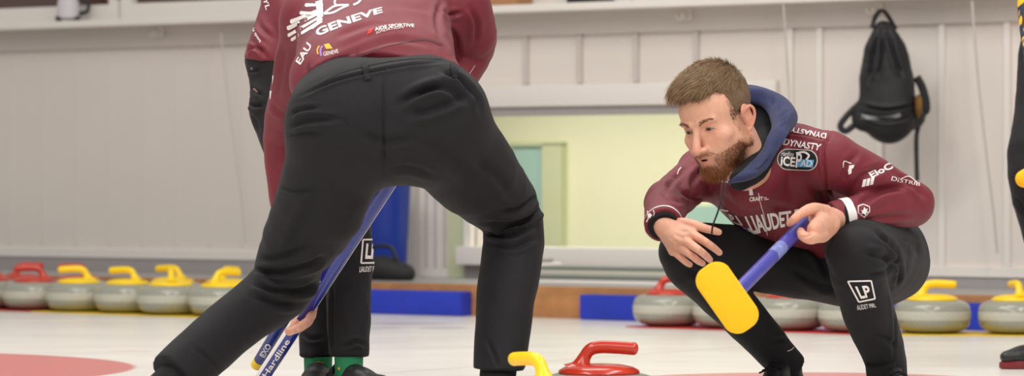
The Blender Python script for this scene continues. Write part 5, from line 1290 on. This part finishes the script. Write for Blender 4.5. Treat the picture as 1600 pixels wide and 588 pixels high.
    Bb = bvh(tb); q0, q1 = [[float(v[0]) for v in pix(np.array([p]))] for p in (a_ + d * .045, a_ + d * .10)]; dd = np.array(q1) - q0; nn = np.array([-dd[1], dd[0]]) / np.linalg.norm(dd) * 4.5
    text_on(Bb, 'EXO', [tuple(np.array(q0) + nn), tuple(np.array(q1) + nn), tuple(np.array(q1) - nn), tuple(np.array(q0) - nn)], W, br, 'shaft_lettering', bold=.04, step=2)
standing()

# ================================================================ PERSON 4: cut off by the right edge
def edge_player():
    hipc = A(1665, 60, 500); waist = A(1668, 15, 500); chest = A(1655, -95, 505); neckb = A(1650, -130, 508)
    shR, shL = A(1612, -95, 508), A(1722, -95, 500); elR, wrR = A(1612, 20, 512), A(1622, 110, 530); elL, wrL = A(1745, 10, 505), A(1700, 110, 520)
    hipR, kR, aR = A(1640, 95, 500), A(1607, 272, 512), A(1664, 528, 504); hipL, kL, aL = A(1695, 95, 500), A(1705, 300, 510), A(1700, 530, 490)
    body, bf = limb_body(None, [[(hipc, .10), (waist, .10), (chest, .11), (neckb, .055), (A(1650, -150, 508), .05)], [(chest, .08), (shL, .046), (elL, .036), (wrL, .028)], [(chest, .08), (shR, .046), (elR, .036), (wrR, .028)], [(hipc, .09), (hipL, .07), (kL + np.array([0, .02, 0]), .026), (aL, .026)], [(hipc, .09), (hipR, .07), (kR + np.array([0, .02, 0]), .026), (aR, .026)]])
    hc = A(1645, -190, 512); hp, Bs = head_parts(hc, (-.6, -.75, -.2))
    def hand(w, e, sd, h=.0026):
        d = nrm(w - e); u = nrm(np.cross(d, [0, 1, 0])); v = np.cross(d, u)
        return hand_mesh([(w, .024), (w + d * .07, .026)], [[(w + d * .075 + v * (i - 1.5) * .019, .0105), (w + d * .11 + v * (i - 1.5) * .019 + u * .008, .0095), (w + d * .12 + v * (i - 1.5) * .018 + u * .028, .0085)] for i in range(4)], [(w + d * .02 + v * .025 * sd, .013), (w + d * .06 + v * .044 * sd, .010)], h=h).mesh(1)
    h1, h2 = hand(wrL, elL, 1), hand(wrR, elR, -1)
    o = person('person', [(body, bf, np.tile(SKIN, (len(body), 1))), hp, (*h1, skin_plain(h1[0], 7)), (*h2, skin_plain(h2[0], 8))], Vector((aR[0], aR[1], 0)), 'person cut off by the right edge, yellow and navy sleeve, black trousers and red-soled shoe')
    build_hair(o, hc, Bs, 1.0, dark=True, quiff=False)
    g = bound([(q_, .08) for q_ in (shL, shR, elL, elR, wrL, wrR)] + [(waist, .15), (neckb, .08), (chest, .14)], .007, pad=.03)
    g.cone(waist, chest, .12, .13, k=.04); g.cone(chest, neckb, .11, .065, k=.05); g.cone(chest, shL, .1, .07, k=.05); g.cone(chest, shR, .1, .066, k=.05)
    g.chain([(shL, .066), (elL, .055), (wrL, .042)], k=.02); g.chain([(shR, .056), (elR, .042), (wrR, .036)], k=.02); V, Fq = g.mesh(1)
    m = mat('yellow_navy_knit', srgb(240, 190, 20), .7); nt = m.node_tree; wv = nt.nodes.new('ShaderNodeTexVoronoi'); wv.inputs['Scale'].default_value = 22; wv.feature = 'DISTANCE_TO_EDGE'
    tc = nt.nodes.new('ShaderNodeTexCoord'); nt.links.new(tc.outputs['Object'], wv.inputs['Vector']); cr = nt.nodes.new('ShaderNodeValToRGB'); cr.color_ramp.interpolation = 'CONSTANT'; cr.color_ramp.elements[0].color = (*srgb(30, 30, 60), 1); cr.color_ramp.elements[1].position = .16; cr.color_ramp.elements[1].color = (*srgb(240, 190, 20), 1)
    nt.links.new(wv.outputs['Distance'], cr.inputs[0]); nt.links.new(cr.outputs[0], nt.nodes['Principled BSDF'].inputs['Base Color'])
    mk('jersey', V, Fq, m, o)
    chL = [(hipL, .10), (kL, .066), (kL * .5 + aL * .5, .058), (aL, .052)]; chR = [(hipR, .094), ((hipR + kR) / 2, .078), (kR, .064), (kR * .5 + aR * .5, .056), (aR, .046)]
    def ex(g): g.cone(waist, hipc, .12, .13, k=.04)
    legs_cloth('trousers', [chL, chR], .007, M['trouser'], o, [(A(1660, 522, 504), (0, 0, -1), .09), (A(1700, 520, 490), (0, 0, -1), .09)], [([(1585, 310), (1595, 320), (1600, 335)], 4, .005)], ex, k=.03, seed=12, pts=[waist - .14, waist + .14])
    for a_ in (aL, aR): MB().tube([a_ + np.array([0, 0, .06]), a_ + np.array([0, 0, -.04])], .04, 20).build('sock', M['blacksock'], o)
    shoe(o, (aR[0], aR[1], .1), (-1, -.42), M['redsole']); shoe(o, (aL[0], aL[1], .1), (-.9, -.5), M['redsole'])
    # broom with a yellow head held at the thigh
    c = A(1600, 269, 530); t = A(1680, 180, 530); br = empty('curling_broom', c, 'yellow broom head poking in at the right edge by the black trousers', 'broom'); d = nrm(t - c)
    MB().tube([c + d * .03, t], .0155, 18).build('shaft', M['shaft'], br)
    g = Grid(c - .14, c + .14, .003); g.cone(c + np.array([0, 0, -.02]) - d * .0, c + np.array([.07, 0, .02]), .026, .026, k=.01, flat=((0, 1, 0), .8)); V, Fq = g.mesh(1); mk('broom_head', V, Fq, M['pad'], br)
edge_player()

# ================================================================ backpack on the hook
def backpack():
    s0 = sR(1385); s = s0 * 1.012
    def b(x, y, dv=0): return np.array(at(x, y, s * (1 + dv)))
    o = empty('backpack', b(1385, 212), 'black backpack hanging from a hook on the wall behind the crouching player', 'backpack')
    g = Grid(b(1325, 225) - .12, b(1460, 20) + .2, .005); Nn = np.array([NX, NY, 0])
    g.chain([(b(1380, 48), .045), (b(1382, 85), .098), (b(1385, 125), .120), (b(1388, 165), .130), (b(1389, 180), .122)], k=.05, flat=(Nn, .75))
    g.chain([(b(1362, 176), .065), (b(1412, 176), .065)], k=.03, flat=(Nn, 1.0)); g.cone(b(1350, 186), b(1425, 182), .052, .055, k=.02)
    V, Fq = g.mesh(1); V = V + normals(V, Fq) * (.004 * nz(V, 61, 16))[:, None]
    V = creases(V, Fq, [([(1375, 45), (1362, 90), (1358, 130)], 4, .012), ([(1388, 45), (1398, 90), (1410, 120)], 4, .010), ([(1380, 50), (1378, 90), (1372, 120)], 3, .008), ([(1343, 165), (1385, 172), (1430, 165)], 3, .010), ([(1345, 178), (1385, 190), (1432, 180)], 3, .006)])
    bm = mat('black_nylon', srgb(26, 26, 29), .6, noise=.12, nscale=30, bump=.3, bscale=200); bd = mk('bag_body', V, Fq, bm, o); B = bvh(bd)
    line_on(B, [(1346, 182), (1370, 185), (1390, 184), (1407, 179)], 6, mat('reflective_tape', srgb(130, 132, 136), .4), o, 'reflective_strip')
    MB().tube(spline([b(1362, 44), b(1368, 26), b(1378, 16, .006), (b(1388, 26)), b(1400, 46)], 6), .010, 10, flat=.6).build('carry_loop', bm, o)
    MB().tube(spline([b(1345, 160), b(1326, 178), b(1313, 196), b(1320, 205), b(1332, 198), b(1345, 186)], 6), .014, 10, flat=.5).build('shoulder_strap', bm, o)
    MB().tube(spline([b(1432, 120), b(1442, 140), b(1447, 170), b(1436, 195), b(1432, 215), b(1432, 250), b(1433, 283)], 6), [.018] * 14 + [.010] * 23, 10, flat=.5).build('shoulder_strap', bm, o)
    MB().tube(spline([b(1434, 150, .004), b(1436, 165, .006), b(1434, 184, .004)], 5), [.010, .02, .024, .026, .026, .026, .026, .024, .02, .014, .008], 10, flat=.6).build('side_pocket', mat('mustard_cloth', srgb(120, 84, 30), .7), o)
backpack()
# black kit bag slumped by the blue bin
c = np.array(WT((ub(600, .55), .55, ZF))); g = Grid(c - .35, c + .35, .007)
g.chain([(c + np.array([-.15, .1, .04]), .05), (c + np.array([.0, 0, .05]), .062), (c + np.array([.10, -.06, .03]), .045)], k=.04); g.cut(c + np.array([0, 0, .002]), (0, 0, -1), .5)
V, Fq = g.mesh(1); V = V + normals(V, Fq) * (.006 * nz(V, 71, 18))[:, None]; V[:, 2] = np.maximum(V[:, 2], ZF + .001)
r = empty('kit_bag', c, 'slumped black kit bag on the walkway in front of the blue bin', 'bag'); mk('bag_body', V, Fq, mat('dark_bag_cloth', srgb(34, 34, 36), .7), r)
MB().tube(spline([c + np.array(p) for p in ((-.08, .02, .10), (-.04, -.02, .15), (.03, -.04, .15), (.06, -.05, .09))], 6), .009, 8).build('carry_strap', M['dark'], r)
